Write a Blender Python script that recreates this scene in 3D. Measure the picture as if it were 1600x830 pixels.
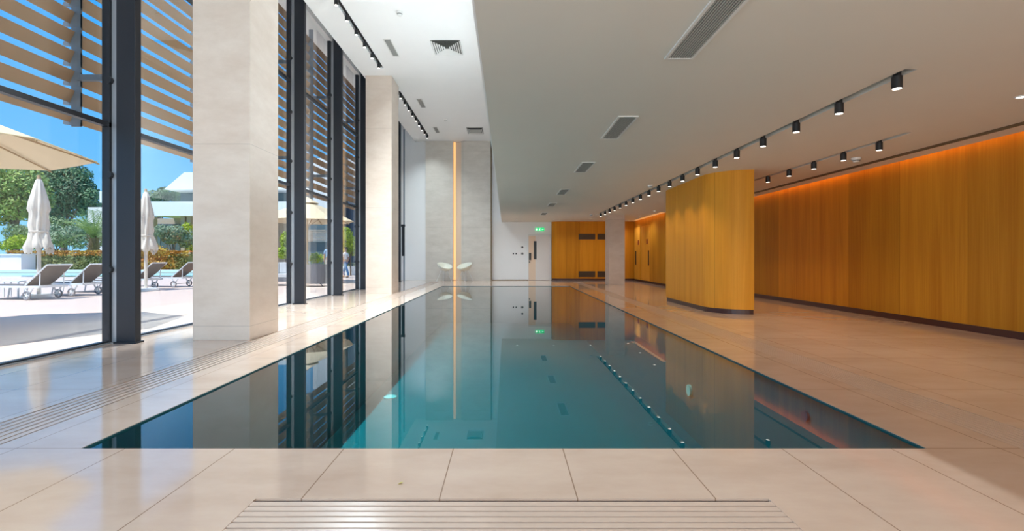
import bpy, bmesh, math, random
from mathutils import Vector, Matrix
random.seed(7)
R = math.radians
PI = math.pi
scene = bpy.context.scene
for o in list(bpy.data.objects):
    bpy.data.objects.remove(o)
col = scene.collection

# ------------------------------------------------------------------ camera
EYE = 1.05
cam_d = bpy.data.cameras.new('camera')
cam = bpy.data.objects.new('camera', cam_d)
col.objects.link(cam)
cam.location = (0, 0, EYE)
cam.rotation_euler = (R(90), 0, 0)
cam_d.sensor_width = 36
cam_d.lens = 36 * 760 / 1600
cam_d.shift_x = 9 / 1600
cam_d.shift_y = -13 / 1600
cam_d.clip_end = 600
scene.camera = cam

# ------------------------------------------------------------------ colour management
scene.view_settings.view_transform = 'Standard'
scene.view_settings.look = 'None'
scene.view_settings.gamma = 1
scene.view_settings.use_curve_mapping = False
scene.view_settings.exposure = 1.25

# ------------------------------------------------------------------ world
SKY_STRENGTH = 1.0
world = bpy.data.worlds.new('world')
scene.world = world
world.use_nodes = True
wn = world.node_tree.nodes
wl = world.node_tree.links
wn.clear()
w_out = wn.new('ShaderNodeOutputWorld')
w_bg = wn.new('ShaderNodeBackground')
w_tc = wn.new('ShaderNodeTexCoord')
w_sep = wn.new('ShaderNodeSeparateXYZ')
w_ramp = wn.new('ShaderNodeValToRGB')
wl.new(w_tc.outputs['Generated'], w_sep.inputs[0])
wl.new(w_sep.outputs['Z'], w_ramp.inputs[0])
wl.new(w_ramp.outputs[0], w_bg.inputs[0])
wl.new(w_bg.outputs[0], w_out.inputs[0])
w_bg.inputs[1].default_value = SKY_STRENGTH
er = w_ramp.color_ramp.elements
er[0].position = 0.0
er[0].color = (0.16, 0.35, 0.50, 1)
er[1].position = 1.0
er[1].color = (0.03, 0.17, 0.46, 1)
e = w_ramp.color_ramp.elements.new(0.12)
e.color = (0.085, 0.26, 0.47, 1)
e = w_ramp.color_ramp.elements.new(0.4)
e.color = (0.02, 0.19, 0.50, 1)

# ------------------------------------------------------------------ sun
sun_d = bpy.data.lights.new('sun', 'SUN')
sun_d.energy = 2.3
sun_d.angle = R(0.6)
sun_d.color = (1, 0.97, 0.94)
sun = bpy.data.objects.new('sun', sun_d)
col.objects.link(sun)
sun.rotation_euler = Vector((0.27, 0.42, -1)).to_track_quat('-Z', 'Y').to_euler()
sun.location = (-20, -20, 40)

# added unseen fill lights behind the viewer, brightening the room like daylight
def added_fill(x, z, sx, sz, watts, tilt, colr):
    d = bpy.data.lights.new('window_daylight', 'AREA')
    d.shape = 'RECTANGLE'
    d.size = sx
    d.size_y = sz
    d.energy = watts
    d.color = colr
    o = bpy.data.objects.new('window_daylight', d)
    col.objects.link(o)
    o.location = (x, -3.35, z)
    o.rotation_euler = (R(90 + tilt), 0, 0)
added_fill(-2.5, 2.9, 4.2, 5.4, 185, 22, (0.74, 0.89, 1.0))
added_fill(3.2, 1.3, 6.2, 2.2, 85, 28, (1.0, 0.86, 0.70))

SPOT_HIGH = 330     # watts of a lamp in the tall ceiling
SPOT_LOW = 11       # watts of a lamp in the low ceiling
COVE = 2.4           # emission of the orange cove strips

# ================================================================== materials
def new_mat(name):
    m = bpy.data.materials.new(name)
    m.use_nodes = True
    nt = m.node_tree
    return m, nt, nt.nodes['Principled BSDF']

def simple(name, colr, rough=0.5, metal=0.0, noise=0.0, nscale=8.0, emis=None, estr=0.0, spec=None, bump=0.0, sub=None):
    m, nt, b = new_mat(name)
    b.inputs['Base Color'].default_value = (*colr, 1)
    b.inputs['Roughness'].default_value = rough
    b.inputs['Metallic'].default_value = metal
    if spec is not None:
        b.inputs['IOR'].default_value = spec
    if noise > 0 or bump > 0:
        tc = nt.nodes.new('ShaderNodeTexCoord')
        n = nt.nodes.new('ShaderNodeTexNoise')
        n.inputs['Scale'].default_value = nscale
        n.inputs['Detail'].default_value = 4
        nt.links.new(tc.outputs['Object'], n.inputs['Vector'])
        if noise > 0:
            mx = nt.nodes.new('ShaderNodeMix')
            mx.data_type = 'RGBA'
            mx.inputs['A'].default_value = (*[c * (1 - noise) for c in colr], 1)
            mx.inputs['B'].default_value = (*[min(1, c * (1 + noise)) for c in colr], 1)
            nt.links.new(n.outputs['Fac'], mx.inputs['Factor'])
            nt.links.new(mx.outputs['Result'], b.inputs['Base Color'])
        if bump > 0:
            bp = nt.nodes.new('ShaderNodeBump')
            bp.inputs['Strength'].default_value = bump
            bp.inputs['Distance'].default_value = 0.02
            nt.links.new(n.outputs['Fac'], bp.inputs['Height'])
            nt.links.new(bp.outputs[0], b.inputs['Normal'])
    if emis:
        b.inputs['Emission Color'].default_value = (*emis, 1)
        b.inputs['Emission Strength'].default_value = estr
    return m

def nmath(nt, op, a, b=None, c=None):
    n = nt.nodes.new('ShaderNodeMath')
    n.operation = op
    for i, v in enumerate((a, b, c)):
        if v is None:
            continue
        if isinstance(v, (int, float)):
            n.inputs[i].default_value = v
        else:
            nt.links.new(v, n.inputs[i])
    return n.outputs[0]

def joint_mask(nt, coord, period, offset, width):
    """1 on the joint lines of a grid along one axis"""
    s = nmath(nt, 'SUBTRACT', coord, offset)
    s = nmath(nt, 'DIVIDE', s, period)
    s = nmath(nt, 'FRACT', s)
    s = nmath(nt, 'SUBTRACT', s, 0.5)
    s = nmath(nt, 'ABSOLUTE', s)
    return nmath(nt, 'GREATER_THAN', s, 0.5 - width / period / 2)

def stone_floor():
    m, nt, b = new_mat('polished limestone floor')
    g = nt.nodes.new('ShaderNodeNewGeometry')
    sep = nt.nodes.new('ShaderNodeSeparateXYZ')
    nt.links.new(g.outputs['Position'], sep.inputs[0])
    n1 = nt.nodes.new('ShaderNodeTexNoise')
    n1.inputs['Scale'].default_value = 0.9
    n1.inputs['Detail'].default_value = 6
    n1.inputs['Roughness'].default_value = 0.65
    mp = nt.nodes.new('ShaderNodeMapping')
    mp.inputs['Scale'].default_value = (1, 2.2, 1)
    nt.links.new(g.outputs['Position'], mp.inputs[0])
    nt.links.new(mp.outputs[0], n1.inputs['Vector'])
    rp = nt.nodes.new('ShaderNodeValToRGB')
    rp.color_ramp.elements[0].position = 0.3
    rp.color_ramp.elements[0].color = (0.54, 0.385, 0.29, 1)
    rp.color_ramp.elements[1].position = 0.72
    rp.color_ramp.elements[1].color = (0.66, 0.505, 0.40, 1)
    nt.links.new(n1.outputs['Fac'], rp.inputs[0])
    jx = joint_mask(nt, sep.outputs['X'], 0.6, 0.01 + 0.3, 0.006)
    jy = joint_mask(nt, sep.outputs['Y'], 1.2, 1.47, 0.006)
    j = nmath(nt, 'MAXIMUM', jx, jy)
    mx = nt.nodes.new('ShaderNodeMix')
    mx.data_type = 'RGBA'
    mx.inputs['B'].default_value = (0.22, 0.12, 0.07, 1)
    nt.links.new(nmath(nt, 'MULTIPLY', j, 0.75), mx.inputs['Factor'])
    nt.links.new(rp.outputs[0], mx.inputs['A'])
    nt.links.new(mx.outputs['Result'], b.inputs['Base Color'])
    b.inputs['Roughness'].default_value = 0.09
    b.inputs['IOR'].default_value = 1.75
    n2 = nt.nodes.new('ShaderNodeTexNoise')
    n2.inputs['Scale'].default_value = 1.4
    nt.links.new(g.outputs['Position'], n2.inputs['Vector'])
    bp = nt.nodes.new('ShaderNodeBump')
    bp.inputs['Strength'].default_value = 0.05
    bp.inputs['Distance'].default_value = 0.03
    nt.links.new(n2.outputs['Fac'], bp.inputs['Height'])
    nt.links.new(bp.outputs[0], b.inputs['Normal'])
    return m

def limestone(name, c0, c1, jz=1.15, joff=0.25):
    m, nt, b = new_mat(name)
    tc = nt.nodes.new('ShaderNodeTexCoord')
    g = nt.nodes.new('ShaderNodeNewGeometry')
    mp = nt.nodes.new('ShaderNodeMapping')
    mp.inputs['Scale'].default_value = (1, 1, 2.5)
    nt.links.new(g.outputs['Position'], mp.inputs[0])
    n1 = nt.nodes.new('ShaderNodeTexNoise')
    n1.inputs['Scale'].default_value = 1.6
    n1.inputs['Detail'].default_value = 8
    n1.inputs['Roughness'].default_value = 0.7
    nt.links.new(mp.outputs[0], n1.inputs['Vector'])
    rp = nt.nodes.new('ShaderNodeValToRGB')
    rp.color_ramp.elements[0].position = 0.3
    rp.color_ramp.elements[0].color = (*c0, 1)
    rp.color_ramp.elements[1].position = 0.7
    rp.color_ramp.elements[1].color = (*c1, 1)
    nt.links.new(n1.outputs['Fac'], rp.inputs[0])
    sep = nt.nodes.new('ShaderNodeSeparateXYZ')
    nt.links.new(g.outputs['Position'], sep.inputs[0])
    j = joint_mask(nt, sep.outputs['Z'], jz, joff, 0.006)
    mx = nt.nodes.new('ShaderNodeMix')
    mx.data_type = 'RGBA'
    mx.inputs['B'].default_value = (*[c * 0.55 for c in c0], 1)
    nt.links.new(nmath(nt, 'MULTIPLY', j, 0.6), mx.inputs['Factor'])
    nt.links.new(rp.outputs[0], mx.inputs['A'])
    nt.links.new(mx.outputs['Result'], b.inputs['Base Color'])
    b.inputs['Roughness'].default_value = 0.35
    return m

def wood(name, dark, light, axis='Y', period=1.2, off=6.9, tone=0.25):
    """vertical grain oak veneer in wide panels"""
    m, nt, b = new_mat(name)
    g = nt.nodes.new('ShaderNodeNewGeometry')
    sep = nt.nodes.new('ShaderNodeSeparateXYZ')
    nt.links.new(g.outputs['Position'], sep.inputs[0])
    mp = nt.nodes.new('ShaderNodeMapping')
    mp.inputs['Scale'].default_value = (6, 6, 0.28)
    nt.links.new(g.outputs['Position'], mp.inputs[0])
    n1 = nt.nodes.new('ShaderNodeTexNoise')
    n1.inputs['Scale'].default_value = 1.0
    n1.inputs['Detail'].default_value = 7
    n1.inputs['Roughness'].default_value = 0.6
    n1.inputs['Distortion'].default_value = 0.6
    nt.links.new(mp.outputs[0], n1.inputs['Vector'])
    mp2 = nt.nodes.new('ShaderNodeMapping')
    mp2.inputs['Scale'].default_value = (60, 60, 0.9)
    nt.links.new(g.outputs['Position'], mp2.inputs[0])
    n2 = nt.nodes.new('ShaderNodeTexNoise')
    n2.inputs['Scale'].default_value = 1.0
    n2.inputs['Detail'].default_value = 3
    nt.links.new(mp2.outputs[0], n2.inputs['Vector'])
    f = nmath(nt, 'ADD', nmath(nt, 'MULTIPLY', n1.outputs['Fac'], 0.7), nmath(nt, 'MULTIPLY', n2.outputs['Fac'], 0.3))
    rp = nt.nodes.new('ShaderNodeValToRGB')
    rp.color_ramp.elements[0].position = 0.28
    rp.color_ramp.elements[0].color = (*dark, 1)
    rp.color_ramp.elements[1].position = 0.72
    rp.color_ramp.elements[1].color = (*light, 1)
    nt.links.new(f, rp.inputs[0])
    c = sep.outputs[axis]
    k = nmath(nt, 'FLOOR', nmath(nt, 'DIVIDE', nmath(nt, 'SUBTRACT', c, off), period))
    wn_ = nt.nodes.new('ShaderNodeTexWhiteNoise')
    wn_.noise_dimensions = '1D'
    nt.links.new(k, wn_.inputs['W'])
    t = nmath(nt, 'ADD', nmath(nt, 'MULTIPLY', wn_.outputs['Value'], tone), 1 - tone / 2)
    j = joint_mask(nt, c, period, off, 0.006)
    t = nmath(nt, 'MULTIPLY', t, nmath(nt, 'SUBTRACT', 1.0, nmath(nt, 'MULTIPLY', j, 0.5)))
    hv = nt.nodes.new('ShaderNodeVectorMath')
    hv.operation = 'SCALE'
    nt.links.new(rp.outputs[0], hv.inputs[0])
    nt.links.new(t, hv.inputs['Scale'])
    nt.links.new(hv.outputs[0], b.inputs['Base Color'])
    b.inputs['Roughness'].default_value = 0.5
    b.inputs['IOR'].default_value = 1.25
    return m

def thin_glass(name, tint=(0.97, 0.99, 0.98), ior=1.45, rough=0.0):
    m = bpy.data.materials.new(name)
    m.use_nodes = True
    nt = m.node_tree
    nt.nodes.clear()
    out = nt.nodes.new('ShaderNodeOutputMaterial')
    tr = nt.nodes.new('ShaderNodeBsdfTransparent')
    tr.inputs[0].default_value = (*tint, 1)
    gl = nt.nodes.new('ShaderNodeBsdfGlossy')
    gl.inputs['Roughness'].default_value = rough
    gl.inputs['Color'].default_value = (1, 1, 1, 1)
    lw = nt.nodes.new('ShaderNodeLayerWeight')
    lw.inputs['Blend'].default_value = 0.5
    r0 = ((ior - 1) / (ior + 1)) ** 2
    fr = nmath(nt, 'MULTIPLY_ADD', nmath(nt, 'POWER', lw.outputs['Facing'], 4.6), 1 - r0, r0)
    mx = nt.nodes.new('ShaderNodeMixShader')
    nt.links.new(fr, mx.inputs[0])
    nt.links.new(tr.outputs[0], mx.inputs[1])
    nt.links.new(gl.outputs[0], mx.inputs[2])
    nt.links.new(mx.outputs[0], out.inputs[0])
    return m

def leaf_mat(name, c0, c1, scale=1.2):
    m, nt, b = new_mat(name)
    tc = nt.nodes.new('ShaderNodeTexCoord')
    n = nt.nodes.new('ShaderNodeTexNoise')
    n.inputs['Scale'].default_value = scale
    n.inputs['Detail'].default_value = 5
    nt.links.new(tc.outputs['Object'], n.inputs['Vector'])
    rp = nt.nodes.new('ShaderNodeValToRGB')
    rp.color_ramp.elements[0].position = 0.35
    rp.color_ramp.elements[0].color = (*c0, 1)
    rp.color_ramp.elements[1].position = 0.65
    rp.color_ramp.elements[1].color = (*c1, 1)
    nt.links.new(n.outputs['Fac'], rp.inputs[0])
    nt.links.new(rp.outputs[0], b.inputs['Base Color'])
    b.inputs['Roughness'].default_value = 0.55
    return m

M = {}
M['floor'] = stone_floor()
M['column'] = limestone('beige limestone column', (0.60, 0.48, 0.39), (0.70, 0.59, 0.50), 2.3, 0.18)
M['panel_stone'] = limestone('pale limestone cladding', (0.56, 0.51, 0.44), (0.68, 0.63, 0.56), 1.15, 0.1)
M['white'] = simple('white plaster', (0.86, 0.86, 0.85), 0.75, noise=0.02, nscale=2)
M['ceil_low'] = simple('off white plaster', (0.70, 0.66, 0.59), 0.8, noise=0.02, nscale=2)
M['wood_right'] = wood('oak veneer along y', (0.40, 0.14, 0.008), (0.62, 0.28, 0.022), 'Y', 1.2, 6.9, 0.3)
M['wood_block'] = wood('oak veneer of rounded block', (0.62, 0.25, 0.02), (0.80, 0.37, 0.04), 'Y', 1.25, 9.2, 0.12)
M['wood_far'] = wood('oak veneer along x', (0.50, 0.17, 0.006), (0.70, 0.28, 0.015), 'X', 0.62, 2.06, 0.25)
M['skirting'] = simple('dark brown skirting', (0.06, 0.018, 0.012), 0.4)
M['steel'] = simple('anthracite steel', (0.022, 0.024, 0.03), 0.38, 0.3)
M['black'] = simple('black paint', (0.012, 0.012, 0.014), 0.4)
M['alu'] = simple('grey aluminium', (0.35, 0.36, 0.38), 0.4, 0.6)
M['grey_metal'] = simple('blue grey powder coat', (0.13, 0.16, 0.20), 0.5)
M['louvre'] = simple('wood tone aluminium louvre', (0.40, 0.225, 0.12), 0.55, noise=0.12, nscale=3)
M['glass'] = thin_glass('clear facade glass')
M['water'] = thin_glass('still pool water', (0.30, 0.90, 0.92), 1.33)
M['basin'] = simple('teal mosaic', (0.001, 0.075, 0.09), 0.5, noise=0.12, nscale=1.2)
M['step'] = simple('grey teal mosaic', (0.34, 0.33, 0.27), 0.5, noise=0.1, nscale=3)
M['trough'] = simple('dark drain trough', (0.05, 0.022, 0.016), 0.8)
M['grille_stone'] = simple('limestone drain bars', (0.60, 0.455, 0.36), 0.2, noise=0.08, nscale=5, spec=1.7)
M['vent_white'] = simple('painted metal vent', (0.72, 0.72, 0.70), 0.5)
M['vent_grey'] = simple('grey vent core', (0.40, 0.40, 0.38), 0.6)
M['vent_dark'] = simple('dark vent void', (0.10, 0.10, 0.09), 0.8)
M['wood_vent'] = simple('brown painted vent', (0.10, 0.055, 0.022), 0.6)
M['lamp_on'] = simple('lit lamp lens', (0.9, 0.9, 0.9), 0.4, emis=(1, 0.95, 0.85), estr=1.2)
M['cove'] = simple('amber led strip', (0.9, 0.5, 0.1), 0.5, emis=(1, 0.40, 0.07), estr=COVE)
M['niche_led'] = simple('warm led strip', (0.9, 0.7, 0.4), 0.5, emis=(1, 0.44, 0.12), estr=0.34)
M['niche'] = simple('cream niche lining', (0.80, 0.62, 0.46), 0.6)
M['bronze'] = simple('bronze trim', (0.16, 0.11, 0.06), 0.4, 0.5)
M['exit'] = simple('green exit sign', (0.0, 0.35, 0.10), 0.5, emis=(0.0, 0.55, 0.16), estr=0.55)
M['sign_white'] = simple('white pictogram', (0.9, 0.95, 0.9), 0.5, emis=(0.8, 1, 0.85), estr=0.5)
M['red'] = simple('dark red sign', (0.30, 0.02, 0.01), 0.5)
M['door_white'] = simple('white lacquered door', (0.74, 0.70, 0.66), 0.35)
M['shell'] = simple('ivory moulded shell', (0.80, 0.78, 0.66), 0.35)
M['deck'] = simple('pale outdoor paving', (0.68, 0.53, 0.45), 0.75, noise=0.06, nscale=0.8)
M['white_out'] = simple('white render', (0.88, 0.87, 0.85), 0.8, noise=0.02, nscale=1)
M['canvas'] = simple('cream canvas', (0.80, 0.66, 0.44), 0.85)
M['canvas_white'] = simple('ivory canvas', (0.78, 0.70, 0.60), 0.85, noise=0.05, nscale=5)
M['rib'] = simple('light wood rib', (0.42, 0.28, 0.14), 0.6)
M['lounger_white'] = simple('white powder coat', (0.80, 0.82, 0.84), 0.4)
M['sling'] = simple('taupe sling mesh', (0.16, 0.14, 0.125), 0.8, noise=0.08, nscale=30)
M['tyre'] = simple('grey rubber', (0.22, 0.22, 0.24), 0.6)
M['wicker'] = simple('grey wicker', (0.17, 0.175, 0.20), 0.8, noise=0.15, nscale=40, bump=0.3)
M['cushion'] = simple('light grey cushion', (0.60, 0.61, 0.63), 0.9)
M['facade_glass'] = simple('dark facade glass', (0.10, 0.16, 0.18), 0.5)
M['navy'] = simple('navy cladding', (0.02, 0.045, 0.085), 0.5)
M['taupe'] = simple('taupe render', (0.22, 0.18, 0.15), 0.8)
M['shutter'] = simple('pale timber slat', (0.50, 0.40, 0.31), 0.7)
M['bark'] = simple('grey brown bark', (0.16, 0.11, 0.075), 0.9, noise=0.3, nscale=6)
M['palm_bark'] = simple('ragged palm bark', (0.34, 0.22, 0.13), 0.9, noise=0.4, nscale=9)
M['leaf_light'] = leaf_mat('light olive leaves', (0.12, 0.20, 0.035), (0.38, 0.46, 0.10), 0.5)
M['leaf_dark'] = leaf_mat('blue green leaves', (0.05, 0.11, 0.05), (0.16, 0.27, 0.11), 0.4)
M['leaf_olive'] = leaf_mat('silver olive leaves', (0.16, 0.24, 0.13), (0.36, 0.44, 0.27), 1.0)
M['leaf_mid'] = leaf_mat('mid green leaves', (0.13, 0.20, 0.07), (0.32, 0.40, 0.16), 0.8)
M['leaf_lime'] = leaf_mat('lime leaves', (0.22, 0.34, 0.01), (0.55, 0.62, 0.03), 1.0)
M['leaf_hedge'] = leaf_mat('hedge leaves', (0.10, 0.16, 0.04), (0.34, 0.36, 0.12), 1.5)
M['leaf_orange'] = leaf_mat('orange shoots', (0.50, 0.16, 0.02), (0.58, 0.40, 0.05), 1.5)
M['leaf_palm'] = leaf_mat('palm fronds', (0.20, 0.30, 0.09), (0.45, 0.52, 0.22), 1.5)
M['grass'] = leaf_mat('lawn grass', (0.14, 0.26, 0.02), (0.30, 0.42, 0.04), 2)
M['pool_out'] = simple('turquoise outdoor water', (0.05, 0.42, 0.40), 0.05)
M['skin'] = simple('skin', (0.50, 0.28, 0.18), 0.6)
M['hair'] = simple('dark hair', (0.03, 0.02, 0.015), 0.7)
M['shirt_blue'] = simple('light blue shirt', (0.36, 0.52, 0.72), 0.8)
M['shirt_white'] = simple('white shirt', (0.75, 0.75, 0.76), 0.8)
M['trousers_cream'] = simple('cream trousers', (0.58, 0.50, 0.42), 0.8)
M['jeans'] = simple('blue jeans', (0.05, 0.17, 0.38), 0.8)
M['shoe'] = simple('brown shoe', (0.08, 0.05, 0.03), 0.6)
M['pot'] = simple('grey planter', (0.22, 0.24, 0.25), 0.6)
M['lime_dot'] = simple('yellow green leaf', (0.55, 0.50, 0.02), 0.6)

# ================================================================== helpers
class MB:
    """collects simple shapes; build() links them as ONE mesh object"""
    def __init__(self):
        self.bm = bmesh.new()
    def box(self, x0, x1, y0, y1, z0, z1):
        v = [self.bm.verts.new(p) for p in ((x0, y0, z0), (x1, y0, z0), (x1, y1, z0), (x0, y1, z0),
                                            (x0, y0, z1), (x1, y0, z1), (x1, y1, z1), (x0, y1, z1))]
        for f in ((3, 2, 1, 0), (4, 5, 6, 7), (0, 1, 5, 4), (1, 2, 6, 5), (2, 3, 7, 6), (3, 0, 4, 7)):
            self.bm.faces.new([v[i] for i in f])
        return self
    def quad(self, *pts):
        self.bm.faces.new([self.bm.verts.new(p) for p in pts])
        return self
    def prism(self, pts, z0, z1):
        """vertical extrusion of a polygon, counter-clockwise"""
        a = [self.bm.verts.new((p[0], p[1], z0)) for p in pts]
        b = [self.bm.verts.new((p[0], p[1], z1)) for p in pts]
        n = len(pts)
        self.bm.faces.new(list(reversed(a)))
        self.bm.faces.new(b)
        for i in range(n):
            self.bm.faces.new((a[i], a[(i + 1) % n], b[(i + 1) % n], b[i]))
        return self
    def extrude_dir(self, pts, d):
        """extrude a 3D polygon along vector d"""
        d = Vector(d)
        a = [self.bm.verts.new(p) for p in pts]
        b = [self.bm.verts.new(Vector(p) + d) for p in pts]
        n = len(pts)
        self.bm.faces.new(list(reversed(a)))
        self.bm.faces.new(b)
        for i in range(n):
            self.bm.faces.new((a[i], a[(i + 1) % n], b[(i + 1) % n], b[i]))
        return self
    def tube(self, p0, p1, r0, r1=None, seg=12, cap=True):
        r1 = r0 if r1 is None else r1
        p0, p1 = Vector(p0), Vector(p1)
        d = (p1 - p0).normalized()
        u = d.orthogonal().normalized()
        w = d.cross(u)
        A, B = [], []
        for i in range(seg):
            t = 2 * PI * i / seg
            q = u * math.cos(t) + w * math.sin(t)
            A.append(self.bm.verts.new(p0 + q * r0))
            B.append(self.bm.verts.new(p1 + q * r1))
        for i in range(seg):
            self.bm.faces.new((A[i], A[(i + 1) % seg], B[(i + 1) % seg], B[i]))
        if cap:
            self.bm.faces.new(list(reversed(A)))
            self.bm.faces.new(B)
        return self
    def path(self, pts, r, seg=8):
        for a, b in zip(pts[:-1], pts[1:]):
            self.tube(a, b, r, seg=seg)
        return self
    def torus(self, c, axis, R0, r, seg=24, rs=8):
        c, ax = Vector(c), Vector(axis).normalized()
        u = ax.orthogonal().normalized()
        w = ax.cross(u)
        rings = []
        for i in range(seg):
            t = 2 * PI * i / seg
            q = u * math.cos(t) + w * math.sin(t)
            ring = []
            for j in range(rs):
                s = 2 * PI * j / rs
                ring.append(self.bm.verts.new(c + q * (R0 + r * math.cos(s)) + ax * (r * math.sin(s))))
            rings.append(ring)
        for i in range(seg):
            for j in range(rs):
                self.bm.faces.new((rings[i][j], rings[(i + 1) % seg][j], rings[(i + 1) % seg][(j + 1) % rs], rings[i][(j + 1) % rs]))
        return self
    def build(self, name, mat, parent=None, smooth=False, bevel=0.0, origin=None):
        """shapes are in world coordinates unless the parent is built at the world origin"""
        bmesh.ops.recalc_face_normals(self.bm, faces=self.bm.faces)
        me = bpy.data.meshes.new(name)
        self.bm.to_mesh(me)
        self.bm.free()
        o = bpy.data.objects.new(name, me)
        col.objects.link(o)
        me.materials.append(mat)
        if smooth:
            for p in me.polygons:
                p.use_smooth = True
        if parent is not None:
            o.parent = parent
        if origin is not None:
            me.transform(Matrix.Translation(-Vector(origin)))
            o.location = origin
        if bevel > 0:
            md = o.modifiers.new('bevel', 'BEVEL')
            md.width = bevel
            md.segments = 2
            md.limit_method = 'ANGLE'
        return o

def tag(o, label, cat, group=None, kind=None):
    o['label'] = label
    o['category'] = cat
    if group:
        o['group'] = group
    if kind:
        o['kind'] = kind
    return o

def thing(name, label, cat, loc=(0, 0, 0), rz=0, group=None):
    o = bpy.data.objects.new(name, None)
    col.objects.link(o)
    o.empty_display_size = 0.2
    o.location = loc
    o.rotation_euler = (0, 0, rz)
    return tag(o, label, cat, group)

def struct(o):
    o['kind'] = 'structure'
    return o

def copy_tree(o, parent=None):
    c = o.copy()
    col.objects.link(c)
    c.parent = parent
    for ch in [k for k in bpy.data.objects if k.parent is o]:
        copy_tree(ch, c)
    return c

ORD = ['first', 'second', 'third', 'fourth', 'fifth', 'sixth', 'seventh', 'eighth', 'ninth', 'tenth', 'eleventh',
       'twelfth', 'thirteenth', 'fourteenth', 'fifteenth', 'sixteenth', 'seventeenth', 'eighteenth', 'nineteenth', 'twentieth', 'twenty-first']

def grid_slab(mb, x0, x1, y0, y1, z0, z1, holes):
    """a slab with rectangular holes"""
    xs = sorted({x0, x1, *[min(max(h[i], x0), x1) for h in holes for i in (0, 1)]})
    ys = sorted({y0, y1, *[min(max(h[i], y0), y1) for h in holes for i in (2, 3)]})
    for xa, xb in zip(xs[:-1], xs[1:]):
        run = None
        for ya, yb in zip(ys[:-1], ys[1:]):
            cx, cy = (xa + xb) / 2, (ya + yb) / 2
            inside = any(h[0] < cx < h[1] and h[2] < cy < h[3] for h in holes)
            if not inside:
                run = (run[0], yb) if run else (ya, yb)
            elif run:
                mb.box(xa, xb, run[0], run[1], z0, z1)
                run = None
        if run:
            mb.box(xa, xb, run[0], run[1], z0, z1)

# ================================================================== room shell
GX = -4.86          # glass plane
XR = 6.55           # right wall
YB = 22.2           # far wall
YN = -3.2           # wall behind the camera
ZL = EYE + 1.60     # low ceiling
ZH = EYE + 5.25     # tall ceiling
PX0, PX1, PY0, PY1 = -2.335, 2.31, 2.67, 17.73   # pool

GR_L = (-3.21, -2.83, YN + 0.5, 20.6)
GR_R = (2.82, 3.14, YN + 0.5, 20.6)
GR_N = (-1.09, 1.14, 1.68, 2.115)

f = MB()
grid_slab(f, -4.92, XR + 0.2, YN, YB + 0.2, -0.16, -0.14, [(PX0 - 0.09, PX1 + 0.09, PY0 - 0.09, PY1 + 0.09)])
grid_slab(f, -4.92, XR + 0.2, YN, YB + 0.2, -0.02, 0.0,
          [(PX0, PX1, PY0, PY1), GR_L, GR_R, GR_N])
struct(f.build('floor', M['floor']))

# walls
struct(MB().box(-4.95, XR + 0.25, YB, YB + 0.2, 0, 7.4).build('wall_back', M['white']))
struct(MB().box(-4.95, -0.2, YN - 0.2, YN, EYE + 5.0, 7.4).box(-0.2, XR + 0.25, YN - 0.2, YN, ZL - 0.1, 7.4)
       .box(-0.3, -0.1, YN - 0.2, YN, 0, ZL).box(-4.95, -4.8, YN - 0.2, YN, 0, 7.4).box(XR - 0.1, XR + 0.25, YN - 0.2, YN, 0, ZL).build('wall_front', M['white']))
w = struct(MB().box(-4.8, -0.3, YN - 0.106, YN - 0.094, 0, EYE + 5.0).box(-0.1, XR - 0.1, YN - 0.106, YN - 0.094, 0, ZL - 0.1).build('window_30', M['glass']))  # invented glazing out of view, put in to let extra daylight inside
for x in (-3.3, -1.8, 2.1, 4.3):
    MB().box(x - 0.03, x + 0.03, YN - 0.14, YN - 0.06, 0, (ZL - 0.1) if x > 0 else EYE + 5.0).build('mullion', M['steel'], w)
wr = struct(MB().box(XR, XR + 0.2, YN, YB, 0.0, ZL + 0.2).build('wall_right', M['wood_right']))
struct(MB().box(XR - 0.012, XR, YN, 17.2, 0, 0.095).build('baseboard_right', M['skirting']))
struct(MB().box(-0.66, 2.06, YB - 0.012, YB, 0, 0.03).build('baseboard_back', M['bronze']))

# low ceiling: slab with the track slots and the light cove, closed above
SL1 = (3.39, 3.50, 4.14, 18.35)
SL2 = (5.12, 5.21, 6.24, 14.4)
COV = (6.42, XR, YN, 17.0)
COV2 = (5.50, 5.70, 17.3, 21.6)
c = MB()
grid_slab(c, -0.2, XR, YN, YB, ZL, ZL + 0.09, [SL1, SL2, COV, COV2])
c.box(-0.2, XR + 0.2, YN, YB, ZL + 0.19, 7.4)
for s in (SL1, SL2):
    c.box(s[0] - 0.02, s[1] + 0.02, s[2] - 0.02, s[3] + 0.02, ZL + 0.09, ZL + 0.11)
struct(c.build('ceiling', M['ceil_low']))
# side closures and dropped margin beside the cove
struct(MB().box(-0.215, -0.2, YN, YB, ZL, 7.4).build('trim_1', M['white']))
struct(MB().box(6.12, 6.42, YN, 17.2, ZL - 0.035, ZL).build('trim_2', M['ceil_low']))

struct(MB().box(6.098, 6.12, YN, 17.2, ZL - 0.036, ZL).build('trim_6', M['bronze']))
# tall ceiling
SL3 = (-3.52, -3.40, 1.5, 13.5)
SL4 = (-3.47, -3.35, 15.4, 21.2)
c = MB()
grid_slab(c, -4.14, -0.215, YN, YB, ZH, ZH + 0.09, [SL3, SL4])
c.box(-4.14, -0.215, YN, YB, ZH + 0.2, 7.4)
for s in (SL3, SL4):
    c.box(s[0] - 0.02, s[1] + 0.02, s[2] - 0.02, s[3] + 0.02, ZH + 0.1, ZH + 0.12)
c.box(-5.0, -4.14, YN, YB, 7.3, 7.4)
struct(c.build('ceiling', M['white']))
# roof over everything, its unseen eave extended past the louvres to block sun
struct(MB().box(-5.75, XR + 0.3, YN - 0.2, YB + 0.3, 7.42, 7.7).build('ceiling', M['white_out']))
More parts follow.
